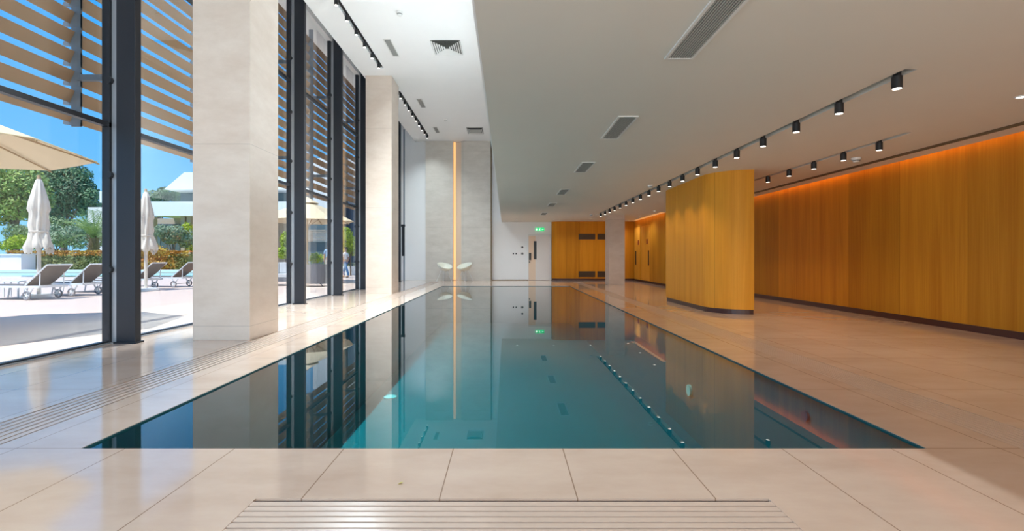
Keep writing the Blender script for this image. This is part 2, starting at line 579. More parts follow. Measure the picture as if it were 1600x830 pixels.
# header above the glass
struct(MB().box(-4.98, -4.78, YN, YB, EYE + 5.93, 7.3).build('trim_3', M['white']))
# pale sill strip below the glass
struct(MB().box(-5.0, -4.80, YN, YB, 0.0, 0.012).build('trim_4', M['alu']))

# ------------------------------------------------------------------ glazing bays
POSTS = [5.96 + 2.475 * k for k in range(-3, 7)]     # facade posts
T1, T2 = EYE + 1.61, EYE + 3.95
edges = [YN] + POSTS + [YB]
for i, (a, b_) in enumerate(zip(edges[:-1], edges[1:])):
    w = struct(MB().box(GX - 0.006, GX + 0.006, a + 0.03, b_ - 0.03, 0.02, EYE + 5.93).build('window_%d' % (i + 1), M['glass']))
    for z in (T1, T2):
        MB().box(GX - 0.03, GX + 0.045, a, b_, z - 0.028, z + 0.028).build('transom', M['steel'], w)
    MB().box(GX - 0.03, GX + 0.03, a, b_, 0.0, 0.03).build('bottom_rail', M['steel'], w)
    if b_ < YB:
        MB().box(GX - 0.045, GX + 0.045, b_ - 0.06, b_, 0, EYE + 5.93).build('mullion', M['steel'], w)

ZP = ZH + 1.0
place = {-4: 'well behind the viewer', }
pi = 0
for k, y in enumerate(POSTS):
    lab = 'tall anthracite steel facade post inside the glass, %s from the near left' % ORD[k]
    if y > 5:
        lab = ['broad dark steel post left of the nearest stone column, closest of the facade posts',
               'dark steel facade post hidden behind the nearest stone column',
               'dark steel facade post just right of the nearest stone column',
               'dark steel facade post midway between the two left stone columns',
               'dark steel facade post just left of the second stone column',
               'dark steel facade post hidden behind the second stone column',
               'farthest dark steel facade post near the end wall'][min(6, k - 3)]
    else:
        continue
    p = thing('facade_post', lab, 'post', (-4.62, y, 0), group='steel posts along the glass wall')
    MB().box(-0.12, 0.11, -0.05, 0.05, 0.0, 7.29).build('post_shaft', M['steel'], p, bevel=0.004)
    MB().box(-0.19, -0.12, -0.03, 0.03, 0.0, 7.29).build('glazing_fin', M['alu'], p)
    MB().box(-0.14, 0.13, -0.07, 0.07, 0.0, 0.02).build('base_plate', M['steel'], p)
    for z in (0.9, 2.05, 3.2, 4.3, 5.5):
        MB().tube((-0.205, -0.03, z), (-0.205, -0.075, z), 0.045).build('glass_clamp', M['black'], p)

# end frame at the far wall
p = thing('end_frame', 'slim dark frame where the glass wall meets the far white wall', 'frame', (-4.60, 21.9, 0))
MB().box(-0.025, 0.025, -0.03, 0.03, 0, 5.75 + EYE).build('frame_bar', M['grey_metal'], p)
MB().box(-0.09, 0.03, -0.05, 0.02, 1.1, 2.5).build('door_stile', M['black'], p)
MB().box(-0.16, 0.05, -0.06, 0.02, 2.42, 2.52).build('door_closer', M['black'], p)

# ------------------------------------------------------------------ louvre screens outside
LX = -5.52
SUP = [6.2 + 2.475 * k for k in range(-3, 7)]
Ls = [YN] + SUP + [YB]
for i, (a, b_) in enumerate(zip(Ls[:-1], Ls[1:])):
    n = ORD[i]
    s = thing('louvre_screen', 'bay of tilted wood-tone louvres outside the glass, %s from the near end' % n, 'louvre',
              (LX, (a + b_) / 2, 0), group='louvre bays outside the glass wall')
    h = (b_ - a) / 2
    m = MB()
    z = EYE + 1.72
    while z < 7.22:
        # tilted flat blade, outer edge low
        m.extrude_dir([(0.030, -h + 0.003, z + 0.15), (0.048, -h + 0.003, z + 0.142), (-0.012, -h + 0.003, z - 0.008), (-0.030, -h + 0.003, z)],
                      (0, 2 * h - 0.006, 0))
        z += 0.25
    m.build('louvre_blades', M['louvre'], s)
    if b_ < YB:
        m = MB()
        m.box(0.0, 0.12, h - 0.03, h - 0.006, EYE + 1.66, 7.41)
        z = EYE + 1.72
        while z < 7.22:
            m.extrude_dir([(0.12, h - 0.034, z + 0.12), (0.12, h - 0.034, z - 0.06), (-0.10, h - 0.034, z - 0.03), (-0.10, h - 0.034, z + 0.01)], (0, 0.030, 0))
            z += 0.25
        m.build('louvre_support', M['grey_metal'], s)
        for z in (EYE + 2.27, EYE + 4.46):
            MB().box(0.10, 0.66, h - 0.07, h - 0.01, z - 0.035, z + 0.035).build('bracket', M['grey_metal'], s)

# ------------------------------------------------------------------ stone columns
def column(lab, x0, x1, y0, y1, z1, mat):
    o = MB().box(x0, x1, y0, y1, 0, z1).build('stone_column', mat, bevel=0.004, origin=((x0 + x1) / 2, (y0 + y1) / 2, 0))
    return tag(o, lab, 'column')
column('massive square limestone column by the glass, nearest to the viewer', -3.96, -3.235, 6.14, 6.90, ZH, M['column'])
column('tall square limestone column by the glass farther down the pool', -4.06, -3.31, 14.05, 14.95, ZH, M['column'])
column('short limestone column on the right of the pool under the low ceiling', 3.90, 4.51, 18.5, 19.15, ZL, M['column'])

# ------------------------------------------------------------------ far end wall cladding
o = MB().box(-3.65, -2.40, YB - 0.22, YB - 0.001, 0, ZH - 0.001).build('stone_panel', M['panel_stone'], origin=(-3.02, YB, 0))
tag(o, 'tall pale limestone panel left of the lit niche on the end wall', 'wall panel')
o = MB().box(-1.95, -0.71, YB - 0.22, YB - 0.001, 0, ZH - 0.001).build('stone_panel', M['panel_stone'], origin=(-1.33, YB, 0))
tag(o, 'tall pale limestone panel right of the lit niche on the end wall', 'wall panel')
t = thing('light_niche', 'narrow glowing vertical niche between the two limestone panels', 'light', (-2.17, YB, 0))
MB().box(-0.23, 0.22, -0.06, -0.002, 0, ZH - 0.02).build('lining', M['niche'], t)
MB().box(-0.225, -0.13, -0.10, -0.062, 0.02, ZH - 0.02).build('led_strip', M['niche_led'], t)
MB().box(0.13, 0.215, -0.20, -0.062, 0.02, ZH - 0.02).build('return_panel', M['panel_stone'], t)
struct(MB().box(-0.708, -0.655, YB - 0.15, YB, 0, ZH).build('trim_5', M['bronze']))

# ------------------------------------------------------------------ far door, switches, exit sign
d = MB()
d.box(1.02, 1.98, YB - 0.05, YB - 0.01, 0.01, 2.03)
door = struct(d.build('door_1', M['door_white'], bevel=0.004))
MB().box(1.005, 1.02, YB - 0.06, YB, 0, 2.06).box(1.98, 2.03, YB - 0.06, YB, 0, 2.06).box(1.005, 2.03, YB - 0.06, YB, 2.03, 2.09).build('door_frame', M['vent_white'], door)
MB().box(1.02, 1.33, YB - 0.054, YB - 0.05, 0.02, 2.02).build('door_leaf_strip', M['niche'], door)
MB().box(1.25, 1.38, YB - 0.06, YB - 0.05, 0.95, 1.78).build('vision_panel', M['black'], door)
MB().box(1.035, 1.13, YB - 0.09, YB - 0.05, 0.92, 1.24).build('lock_box', M['black'], door)
MB().tube((1.06, YB - 0.05, 0.83), (1.06, YB - 0.08, 0.83), 0.028).build('door_knob', M['black'], door)

t = thing('exit_sign', 'small green running man exit sign above the white door', 'sign', (1.53, YB, 2.25))
MB().box(-0.20, 0.20, -0.04, 0, 0.0, 0.14).build('sign_body', M['exit'], t)
MB().box(-0.18, -0.09, -0.043, -0.04, 0.03, 0.11).build('doorway_symbol', M['sign_white'], t)
MB().box(0.09, 0.17, -0.043, -0.04, 0.06, 0.08).build('arrow_bar', M['sign_white'], t)
m = MB()
m.tube((0.01, -0.042, 0.115), (0.01, -0.040, 0.115), 0.012)
m.extrude_dir([(0.0, -0.043, 0.10), (-0.02, -0.043, 0.06), (0.0, -0.043, 0.055), (0.02, -0.043, 0.095)], (0, 0.003, 0))
m.extrude_dir([(-0.02, -0.043, 0.06), (-0.05, -0.043, 0.03), (-0.04, -0.043, 0.025), (0.0, -0.043, 0.055)], (0, 0.003, 0))
m.extrude_dir([(0.0, -0.043, 0.06), (0.03, -0.043, 0.02), (0.015, -0.043, 0.02), (-0.015, -0.043, 0.055)], (0, 0.003, 0))
m.build('running_man', M['sign_white'], t)

def disc_thing(name, lab, cat, x, z, r, mat, square=False, grp=None):
    t = thing(name, lab, cat, (x, YB, z), group=grp)
    if square:
        MB().box(-r, r, -0.015, 0, -r, r).build('face_plate', mat, t)
    else:
        MB().tube((0, 0, 0), (0, -0.03, 0), r, seg=20).build('face_plate', mat, t)
    return t
def zat(y_px, d=YB):
    return EYE + (402 - y_px) * d / 760
def xat(x_px, d=YB):
    return (x_px - 791) * d / 760
disc_thing('alarm_button', 'small black button high beside the white door', 'button', xat(816), zat(386.5), 0.045, M['black'])
t = disc_thing('wall_speaker', 'round grey ringed fitting below the black button', 'fitting', xat(816), zat(396.5), 0.06, M['vent_grey'])
MB().tube((0, -0.03, 0), (0, -0.034, 0), 0.03, seg=16).build('centre_cap', M['black'], t)
disc_thing('light_switch', 'left one of the pair of small black wall switches', 'switch', xat(802), zat(396.5), 0.03, M['black'], True, 'pair of wall switches')
disc_thing('light_switch', 'right one of the pair of small black wall switches', 'switch', xat(806.5), zat(396.5), 0.03, M['black'], True, 'pair of wall switches')

# ------------------------------------------------------------------ wood clad blocks
def arc(cx, cy, r, a0, a1, n=14):
    return [(cx + r * math.cos(R(a0 + (a1 - a0) * i / n)), cy + r * math.sin(R(a0 + (a1 - a0) * i / n))) for i in range(n + 1)]

def wood_block(name, lab, cat, pts, z1, mat, base):
    t = thing(name, lab, cat, (*base, 0))
    loc = [(x - base[0], y - base[1]) for x, y in pts]
    MB().prism(loc, 0.09, z1).build('cladding', mat, t)
    return t, loc

# rounded block near the right
pts = [(4.52, 11.7), (3.84, 11.7)] + arc(3.84 + 0.68, 8.87 + 0.68, 0.68, 180, 270)
t, loc = wood_block('rounded_pillar', 'wide curved oak clad pillar standing free on the right deck', 'pillar', pts, ZL, M['wood_block'], (4.2, 10.3))
pts = [(4.51, 11.69), (3.86, 11.69)] + arc(3.86 + 0.66, 8.89 + 0.66, 0.66, 180, 270)
MB().prism([(x - 4.2, y - 10.3) for x, y in pts], 0, 0.09).build('skirting', M['skirting'], t)

# far wood volume
pts = [(6.5, YB), (2.06, YB)] + arc(2.06 + 0.35, 21.8 + 0.35, 0.35, 180, 270) + [(6.5, 21.8)]
t, loc = wood_block('oak_wall_unit', 'oak clad wall with rounded corner across the far end, holding four grilles', 'wall unit', pts, ZL, M['wood_far'], (4.0, 22.0))
MB().prism([(x * 0.997, y) for x, y in loc], 0, 0.09).build('skirting', M['skirting'], t)
for (xa, xb) in ((904, 930), (933.5, 959)):
    for (ya, yb) in ((365.5, 374.5), (424, 433)):
        g = MB()
        X0, X1 = xat(xa, 21.8) - 4.0, xat(xb, 21.8) - 4.0
        Z0, Z1 = zat(yb, 21.8), zat(ya, 21.8)
        g.box(X0, X1, -0.21, -0.2, Z0, Z1)
        zz = Z0 + 0.01
        while zz < Z1 - 0.01:
            g.box(X0 + 0.01, X1 - 0.01, -0.225, -0.21, zz, zz + 0.012)
            zz += 0.03
        g.build('air_grille', M['wood_vent'], t)

# block with the two changing room doors
pts = [(6.5, 21.68), (5.70, 21.68)] + arc(5.70 + 0.7, 16.9 + 0.7, 0.7, 180, 270) + [(6.5, 16.9)]
t, loc = wood_block('changing_room_block', 'oak clad block with two flush doors on the far right', 'wall unit', pts, ZL - 0.003, M['wood_right'], (6.1, 19.5))
MB().prism([(x * 0.985 + 0.005, y) for x, y in loc], 0, 0.09).build('skirting', M['skirting'], t)
for (ya, yb, ys, yh) in ((19.0, 20.0, 19.75, 20.9), (20.1, 21.1, 20.5, 21.0)):
    pass
def ydepth(px):   # point on the plane X=5.70 seen at px
    return 5.70 * 760 / (px - 791)
for (xa, xb, xs, xh) in ((989.5, 1000.5, 998.0, 994.3), (1001.2, 1015.5, 1011.5, 1014.2)):
    ya, yb = ydepth(xb) - 19.5, ydepth(xa) - 19.5
    yb = min(yb, 2.1)
    dl = MB().box(-0.412, -0.40, ya, yb, 0.1, 2.35).build('door', M['wood_block'], t)
    ys, yh = ydepth(xs) - 19.5, ydepth(xh) - 19.5
    MB().box(-0.422, -0.412, ys - 0.09, ys + 0.09, 1.58, 1.78).build('pictogram', M['red'], dl)
    MB().box(-0.44, -0.412, yh - 0.035, yh + 0.035, 0.72, 1.32).build('pull_handle', M['skirting'], dl)

# ------------------------------------------------------------------ coves
t = thing('cove_light', 'amber strip light hidden above the long right oak wall', 'light', (6.44, 6.2, ZL + 0.03))
MB().box(-0.012, 0.012, YN - 6.2 + 0.05, 16.9 - 6.2, 0.0, 0.03).build('led_strip', M['cove'], t)
t = thing('cove_light', 'amber strip light hidden above the two changing room doors', 'light', (5.53, 19.4, ZL + 0.03))
MB().box(-0.012, 0.012, -2.0, 2.1, 0.0, 0.03).build('led_strip', M['cove'], t)

# ------------------------------------------------------------------ drain grilles
def drain(lab, x0, x1, y0, y1, nb, along, gap=0.008):
    cx, cy = (x0 + x1) / 2, (y0 + y1) / 2
    t = thing('drain_grille', lab, 'drain grille', (cx, cy, 0), group='stone drain grilles set in the pool deck')
    m = MB()
    hx, hy = (x1 - x0) / 2 - 0.001, (y1 - y0) / 2 - 0.001
    if along == 'Y':
        w = (2 * hx - gap) / nb
        for i in range(nb):
            a = -hx + gap + i * w
            m.box(a, a + w - gap, -hy, hy, -0.010, -0.001)
    else:
        w = (2 * hy - gap) / nb
        for i in range(nb):
            a = -hy + i * w
            m.box(-hx, hx, a, a + w - gap, -0.010, -0.001)
    m.build('stone_bars', M['grille_stone'], t)
    MB().box(-hx, hx, -hy, hy, -0.12, -0.0105).build('trough', M['trough'], t)  # solid dark fill under the bars, its colour stands in for slot shade
drain('long stone drain grille running under the glass wall side of the pool', *GR_L, 6, 'Y', 0.015)
drain('long stone drain grille on the right deck between pool and oak pillar', *GR_R, 8, 'Y', 0.007)
drain('short crosswise stone drain grille in the foreground', *GR_N, 10, 'X', 0.0115)

# ------------------------------------------------------------------ swimming pool
t = thing('swimming_pool', 'long rectangular indoor pool with still teal water', 'swimming pool', ((PX0 + PX1) / 2, (PY0 + PY1) / 2, 0))
ox, oy = (PX0 + PX1) / 2, (PY0 + PY1) / 2
hx, hy = (PX1 - PX0) / 2, (PY1 - PY0) / 2
zb = -1.35
m = MB()
m.box(-hx - 0.1, hx + 0.1, -hy - 0.1, hy + 0.1, zb - 0.1, zb)
m.box(-hx - 0.1, -hx, -hy - 0.1, hy + 0.1, zb, -0.02)
m.box(hx, hx + 0.1, -hy - 0.1, hy + 0.1, zb, -0.02)
m.box(-hx, hx, -hy - 0.1, -hy, zb, -0.02)
m.box(-hx, hx, hy, hy + 0.1, zb, -0.02)
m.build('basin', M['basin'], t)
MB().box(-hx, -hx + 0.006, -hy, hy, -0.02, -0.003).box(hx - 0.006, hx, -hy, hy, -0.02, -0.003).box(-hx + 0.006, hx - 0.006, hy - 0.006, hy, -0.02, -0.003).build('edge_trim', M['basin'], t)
MB().quad((-hx, -hy, -0.012), (hx, -hy, -0.012), (hx, hy, -0.012), (-hx, hy, -0.012)).build('water_surface', M['water'], t)
for i in range(4):
    MB().box(1.25 - ox, hx - 0.002, -hy, -hy + 0.32 * (i + 1), zb, -0.28 - 0.26 * i - 0.001).build('step', M['step'], t)
MB().tube((hx, 6.1 - oy, -0.62), (hx - 0.03, 6.1 - oy, -0.62), 0.07, seg=20).build('underwater_light', M['vent_grey'], t)
MB().tube((-1.98 - ox, 8.3 - oy, zb), (-1.98 - ox, 8.3 - oy, zb + 0.02), 0.11, seg=20).build('underwater_light', M['vent_grey'], t)
m = MB().tube((hx, 3.74 - oy, -0.17), (hx - 0.02, 3.74 - oy, -0.17), 0.04, seg=20)
m.build('wall_inlet', M['navy'], t)

# ------------------------------------------------------------------ ceiling tracks and spotlights
def track(lab, s, z, railx):
    cy = (s[2] + s[3]) / 2
    t = thing('lighting_track', lab, 'lighting track', (railx, cy, z))
    h = (s[3] - s[2]) / 2 - 0.02
    m = MB().box(-0.018, 0.018, -h, h, 0.045, 0.09).box(-0.018, -0.010, -h, h, 0.03, 0.045).box(0.010, 0.018, -h, h, 0.03, 0.045)
    m.build('rail', M['black'], t)

def make_spot(power, colr, size=1.0, spread=100):
    t = thing('track_spotlight', '', 'spotlight')
    MB().tube((0, 0, -0.015 * size), (0, 0, -0.12 * size), 0.042 * size, seg=20).build('lamp_body', M['black'], t)
    MB().box(-0.015, 0.015, -0.03, 0.03, -0.02, 0.045).build('adapter', M['black'], t)
    MB().tube((0, 0, -0.12 * size), (0, 0, -0.124 * size), 0.034 * size, seg=20).build('lens', M['lamp_on'], t)
    ld = bpy.data.lights.new('spot_lamp', 'SPOT')
    ld.energy = power
    ld.color = colr
    ld.spot_size = R(spread)
    ld.spot_blend = 0.8
    ld.shadow_soft_size = 0.05
    lo = bpy.data.objects.new('spot_lamp', ld)
    col.objects.link(lo)
    lo.parent = t
    lo.location = (0, 0, -0.14 * size)
    return t

def spots(proto, x, z, ys, what, group):
    for i, y in enumerate(ys):
        o = proto if i == 0 else copy_tree(proto)
        o.location = (x, y, z)
        o['label'] = 'black cylinder spotlight on the %s, %s from its near end' % (what, ORD[i])
        o['group'] = group

track('long recessed black lighting track ending above the small stone column', SL1, ZL, 3.425)
track('shorter recessed black lighting track close to the long oak wall', SL2, ZL, 5.15)
track('recessed black lighting track in the tall ceiling before the second stone column', SL3, ZH, -3.46)
track('recessed black lighting track in the tall ceiling beyond the second stone column', SL4, ZH, -3.41)
warm = (1, 0.76, 0.50)
cool = (0.80, 0.93, 1)
pl = make_spot(SPOT_LOW, warm)
spots(pl, 3.43, ZL, [4.27 + 0.742 * i for i in range(19)], 'long track of the low ceiling', 'spotlights on the long low track')
p2 = copy_tree(pl)
spots(p2, 5.16, ZL, [6.73 + 0.715 * i for i in range(11)], 'short track by the oak wall', 'spotlights on the short low track')
ph = make_spot(SPOT_HIGH, cool, 1.0, 124)
for k_ in bpy.data.objects:
    if k_.parent is ph and k_.type == 'LIGHT':
        k_.rotation_euler = (0, R(-24), 0)   # heads turned towards the pool
spots(ph, -3.46, ZH, [13.2 - 0.66 * i for i in range(11)][::-1], 'first tall ceiling track', 'spotlights on the first tall ceiling track')
# the two lamps closest to the second column are dimmed
for so in [q for q in bpy.data.objects if q.name.startswith('track_spotlight') and abs(q.location.x + 3.46) < 0.01 and q.location.y > 12.4 and abs(q.location.z - ZH) < 0.01]:
    for k_ in bpy.data.objects:
        if k_.parent is so and k_.type == 'LIGHT':
            k_.data = k_.data.copy()
            k_.data.energy = SPOT_HIGH * 0.08
p3 = copy_tree(ph)
for k_ in bpy.data.objects:
    if k_.parent is p3 and k_.type == 'LIGHT':
        k_.data = k_.data.copy()
        k_.rotation_euler = (0, 0, 0)
        k_.data.energy = SPOT_HIGH * 0.17
spots(p3, -3.41, ZH, [15.7 + 0.66 * i for i in range(9)], 'far tall ceiling track', 'spotlights on the far tall ceiling track')

# ------------------------------------------------------------------ ceiling vents
def slot_vent(lab, x0, x1, y0, y1, z, nslat, grp):
    cx, cy = (x0 + x1) / 2, (y0 + y1) / 2
    t = thing('ceiling_vent', lab, 'air vent', (cx, cy, z), group=grp)
    hx, hy = (x1 - x0) / 2, (y1 - y0) / 2
    fr = 0.022
    m = MB().box(-hx, -hx + fr, -hy, hy, -0.012, 0).box(hx - fr, hx, -hy, hy, -0.012, 0)
    m.box(-hx + fr, hx - fr, -hy, -hy + fr, -0.012, 0).box(-hx + fr, hx - fr, hy - fr, hy, -0.012, 0)
    m.build('frame', M['vent_white'], t)
    MB().box(-hx + fr, hx - fr, -hy + fr, hy - fr, -0.003, -0.0005).build('void', M['vent_dark'], t)
    m = MB()
    w = (2 * hx - 2 * fr) / nslat
    for i in range(nslat):
        a = -hx + fr + w * (i + 0.25)
        m.box(a, a + w * 0.55, -hy + fr, hy - fr, -0.010, -0.004)
    m.build('slats', M['vent_grey'], t)
vl = [('large linear grille of the low ceiling, nearest to the viewer', 1.9, 3.91),
      ('second slotted vent of the low ceiling, beyond the large linear grille', 5.5, 6.54),
      ('third slotted vent of the low ceiling counted from the viewer', 8.16, 9.14),
      ('fourth slotted vent of the low ceiling counted from the viewer', 11.4, 12.4),
      ('fifth slotted vent of the low ceiling counted from the viewer', 14.3, 15.3),
      ('farthest slotted vent of the low ceiling, toward the white door', 17.4, 18.4)]
for lab, a, b_ in vl:
    slot_vent(lab, 1.27, 1.50, a, b_, ZL, 10, 'slotted vents in the low ceiling')
for lab, x0, a, b_ in (('slim slotted vent in the tall ceiling, nearest to the viewer', -2.97, 11.7, 12.7),
                   ('slim slotted vent in the tall ceiling, middle of three', -2.99, 16.1, 17.05),
                   ('slim slotted vent in the tall ceiling near the end wall', -2.97, 19.6, 20.5)):
    slot_vent(lab, x0, x0 + 0.19, a, b_, ZH, 6, 'slim vents in the tall ceiling')

def square_vent(lab, x0, x1, y0, y1, z, core):
    cx, cy = (x0 + x1) / 2, (y0 + y1) / 2
    t = thing('square_diffuser', lab, 'air diffuser', (cx, cy, z))
    hx, hy = (x1 - x0) / 2, (y1 - y0) / 2
    m = MB()
    n = 6
    for i in range(n):
        s0, s1 = 1 - i / n * 0.92, 1 - (i + 0.55) / n * 0.92
        a, b2 = hx * s0, hy * s0
        c2, d2 = hx * s1, hy * s1
        z0, z1 = -0.02, -0.004
        # four sloped faces of one ring
        P = [(-a, -b2, z0), (a, -b2, z0), (a, b2, z0), (-a, b2, z0)]
        Q = [(-c2, -d2, z1), (c2, -d2, z1), (c2, d2, z1), (-c2, d2, z1)]
        for k in range(4):
            m.quad(P[k], P[(k + 1) % 4], Q[(k + 1) % 4], Q[k])
    m.build('diffuser_blades', M['vent_white'], t)
    MB().box(-hx, hx, -hy, hy, -0.003, -0.0005).build('void', M['vent_dark'], t)
    if core:
        MB().box(-hx * 0.66, hx * 0.66, -hy * 0.6, hy * 0.6, -0.028, -0.02).build('core', M['vent_grey'], t)
square_vent('square pyramid-bladed air diffuser in the tall ceiling', -1.84, -1.12, 11.77, 12.6, ZH, False)
square_vent('rectangular ceiling unit with a dark core near the limestone end wall', -1.62, -0.95, 19.7, 20.7, ZH, True)

# ------------------------------------------------------------------ detectors and downlights
def detector(lab, x, y, z, r=0.055, drop=0.06):
    t = thing('smoke_detector', lab, 'detector', (x, y, z))
    MB().tube((0, 0, 0), (0, 0, -drop * 0.4), r, seg=24).build('mount_ring', M['vent_white'], t)
    MB().tube((0, 0, -drop * 0.4), (0, 0, -drop), r * 0.85, r * 0.6, seg=24).build('sensor_head', M['vent_white'], t)
    MB().tube((0, 0, -drop * 0.55), (0, 0, -drop * 0.7), r * 0.80, r * 0.76, seg=24).build('sensor_slot', M['vent_dark'], t)
detector('white smoke detector on the low ceiling beside the short track', 5.64, 7.84, ZL, 0.07, 0.07)
detector('small white detector left of the long track over the pool edge', 3.2, 10.8, ZL, 0.06, 0.06)
detector('small white detector just before the far end of the long track', 3.18, 18.2, ZL, 0.06, 0.07)
detector('small white detector in the tall ceiling near the lighting track', -2.28, 10.4, ZH, 0.07, 0.09)
detector('tiny detector in the tall ceiling before the end wall', -2.3, 18.5, ZH, 0.06, 0.08)

def make_down():
    t = thing('downlight', '', 'downlight')
    MB().torus((0, 0, -0.004), (0, 0, 1), 0.05, 0.008).build('trim_ring', M['vent_white'], t, smooth=True)
    MB().tube((0, 0, -0.002), (0, 0, -0.006), 0.046, seg=20).build('lens', M['lamp_on'], t)
    ld = bpy.data.lights.new('down_lamp', 'SPOT')
    ld.energy = 18
    ld.color = (0.92, 0.96, 1.0)
    ld.spot_size = R(150)
    ld.spot_blend = 0.9
    ld.shadow_soft_size = 0.04
    lo = bpy.data.objects.new('down_lamp', ld)
    col.objects.link(lo)
    lo.parent = t
    lo.location = (0, 0, -0.02)
    return t
dl = [('recessed round downlight at the right edge above the oak wall', 5.13, 4.84),
      ('recessed downlight over the passage, before the changing room doors', 5.12, 16.8),
      ('recessed downlight over the passage, level with the changing room doors', 5.2, 18.9),
      ('recessed downlight over the passage, just behind the small stone column', 5.26, 21.0),
      ('recessed downlight in front of the rounded corner of the far oak wall', 2.0, 20.5),
      ('recessed downlight above the pair of wall switches', 0.46, 20.5),
      ('recessed downlight above the four oak wall grilles', 3.55, 20.5)]
pr = make_down()
for i, (lab, x, y) in enumerate(dl):
    o = pr if i == 0 else copy_tree(pr)
    o.location = (x, y, ZL)
    o['label'] = lab
    o['group'] = 'recessed downlights in the low ceiling'

# ------------------------------------------------------------------ shell chairs by the end wall
def make_chair():
    t = thing('shell_chair', '', 'chair')
    bm = MB()
    # seat shell, back to -x, opening to +x
    nu, nv = 14, 20
    rows = []
    for i in range(nu + 1):
        s = i / nu
        row = []
        for j in range(nv):
            a = 2 * PI * j / nv
            x = 0.36 * s * math.cos(a)
            y = 0.34 * s * math.sin(a)
            z = 0.26 * s ** 2.4 * (1 - 0.25 * max(0, math.cos(a)))
            # tip the bowl so that the back (-x) stands higher
            x, z = x * math.cos(0.30) + z * math.sin(0.30) - 0.02, z * math.cos(0.30) - x * math.sin(0.30) + 0.46
            row.append(bm.bm.verts.new((x, y, z)))
        rows.append(row)
    for i in range(1, nu):
        for j in range(nv):
            bm.bm.faces.new((rows[i][j], rows[i][(j + 1) % nv], rows[i + 1][(j + 1) % nv], rows[i + 1][j]))
    bm.bm.faces.new(rows[1])
    for v in rows[0]:
        bm.bm.verts.remove(v)
    sh = bm.build('seat_shell', M['shell'], t, smooth=True)
    md = sh.modifiers.new('solid', 'SOLIDIFY')
    md.thickness = 0.02
    for sx in (-1, 1):
        for sy in (-1, 1):
            MB().tube((0.09 * sx, 0.09 * sy, 0.47), (0.25 * sx, 0.22 * sy, 0.0), 0.009, seg=8).build('leg', M['vent_white'], t)
    return t
ch = make_chair()
ch.location = (-2.72, 21.3, 0)
ch.rotation_euler = (0, 0, R(-48))
ch['label'] = 'ivory shell chair in front of the left limestone panel'
ch['group'] = 'shell chairs by the end wall'
c2 = copy_tree(ch)
c2.location = (-1.78, 21.3, 0)
c2.rotation_euler = (0, 0, R(228))
c2['label'] = 'ivory shell chair in front of the right limestone panel'

# fallen leaf on the front deck
m = MB().quad((-0.50, 2.245, 0.002), (-0.485, 2.25, 0.007), (-0.478, 2.262, 0.004), (-0.492, 2.266, 0.002))
tag(m.build('fallen_leaf', M['lime_dot'], origin=(-0.49, 2.255, 0)), 'tiny yellow green leaf lying on the front deck', 'leaf')

# ================================================================== OUTDOORS
struct(MB().box(-70, -4.92, -12, 26.0, -0.3, -0.005).box(-4.92, 14, -12, YN, -0.3, -0.005).box(-12.6, -4.92, 26.0, 60, -0.3, -0.005).box(-70, -12.6, 34.0, 70, -0.3, -0.005)
       .build('floor', M['deck']))
o = MB().box(-70, -12.6, 26.0, 34.0, -0.3, -0.04).build('outdoor_pool', M['pool_out'], origin=(-40, 30, 0))
tag(o, 'turquoise outdoor pool behind the row of loungers', 'swimming pool')
o = MB().box(-70, -12.7, 34.0, 34.6, -0.004, 0.16).build('pool_kerb', M['white_out'], origin=(-40, 34.3, 0))
tag(o, 'long white kerb along the far side of the outdoor pool', 'kerb')
o = MB().box(-70, -24.2, 37.2, 60.0, -0.003, 0.02).build('floor', M['grass'])
struct(o)

# ------------------------------------------------------------------ umbrellas
def rim_pt(c, r, a, z):
    return (c[0] + r * math.cos(a), c[1] + r * math.sin(a), z)

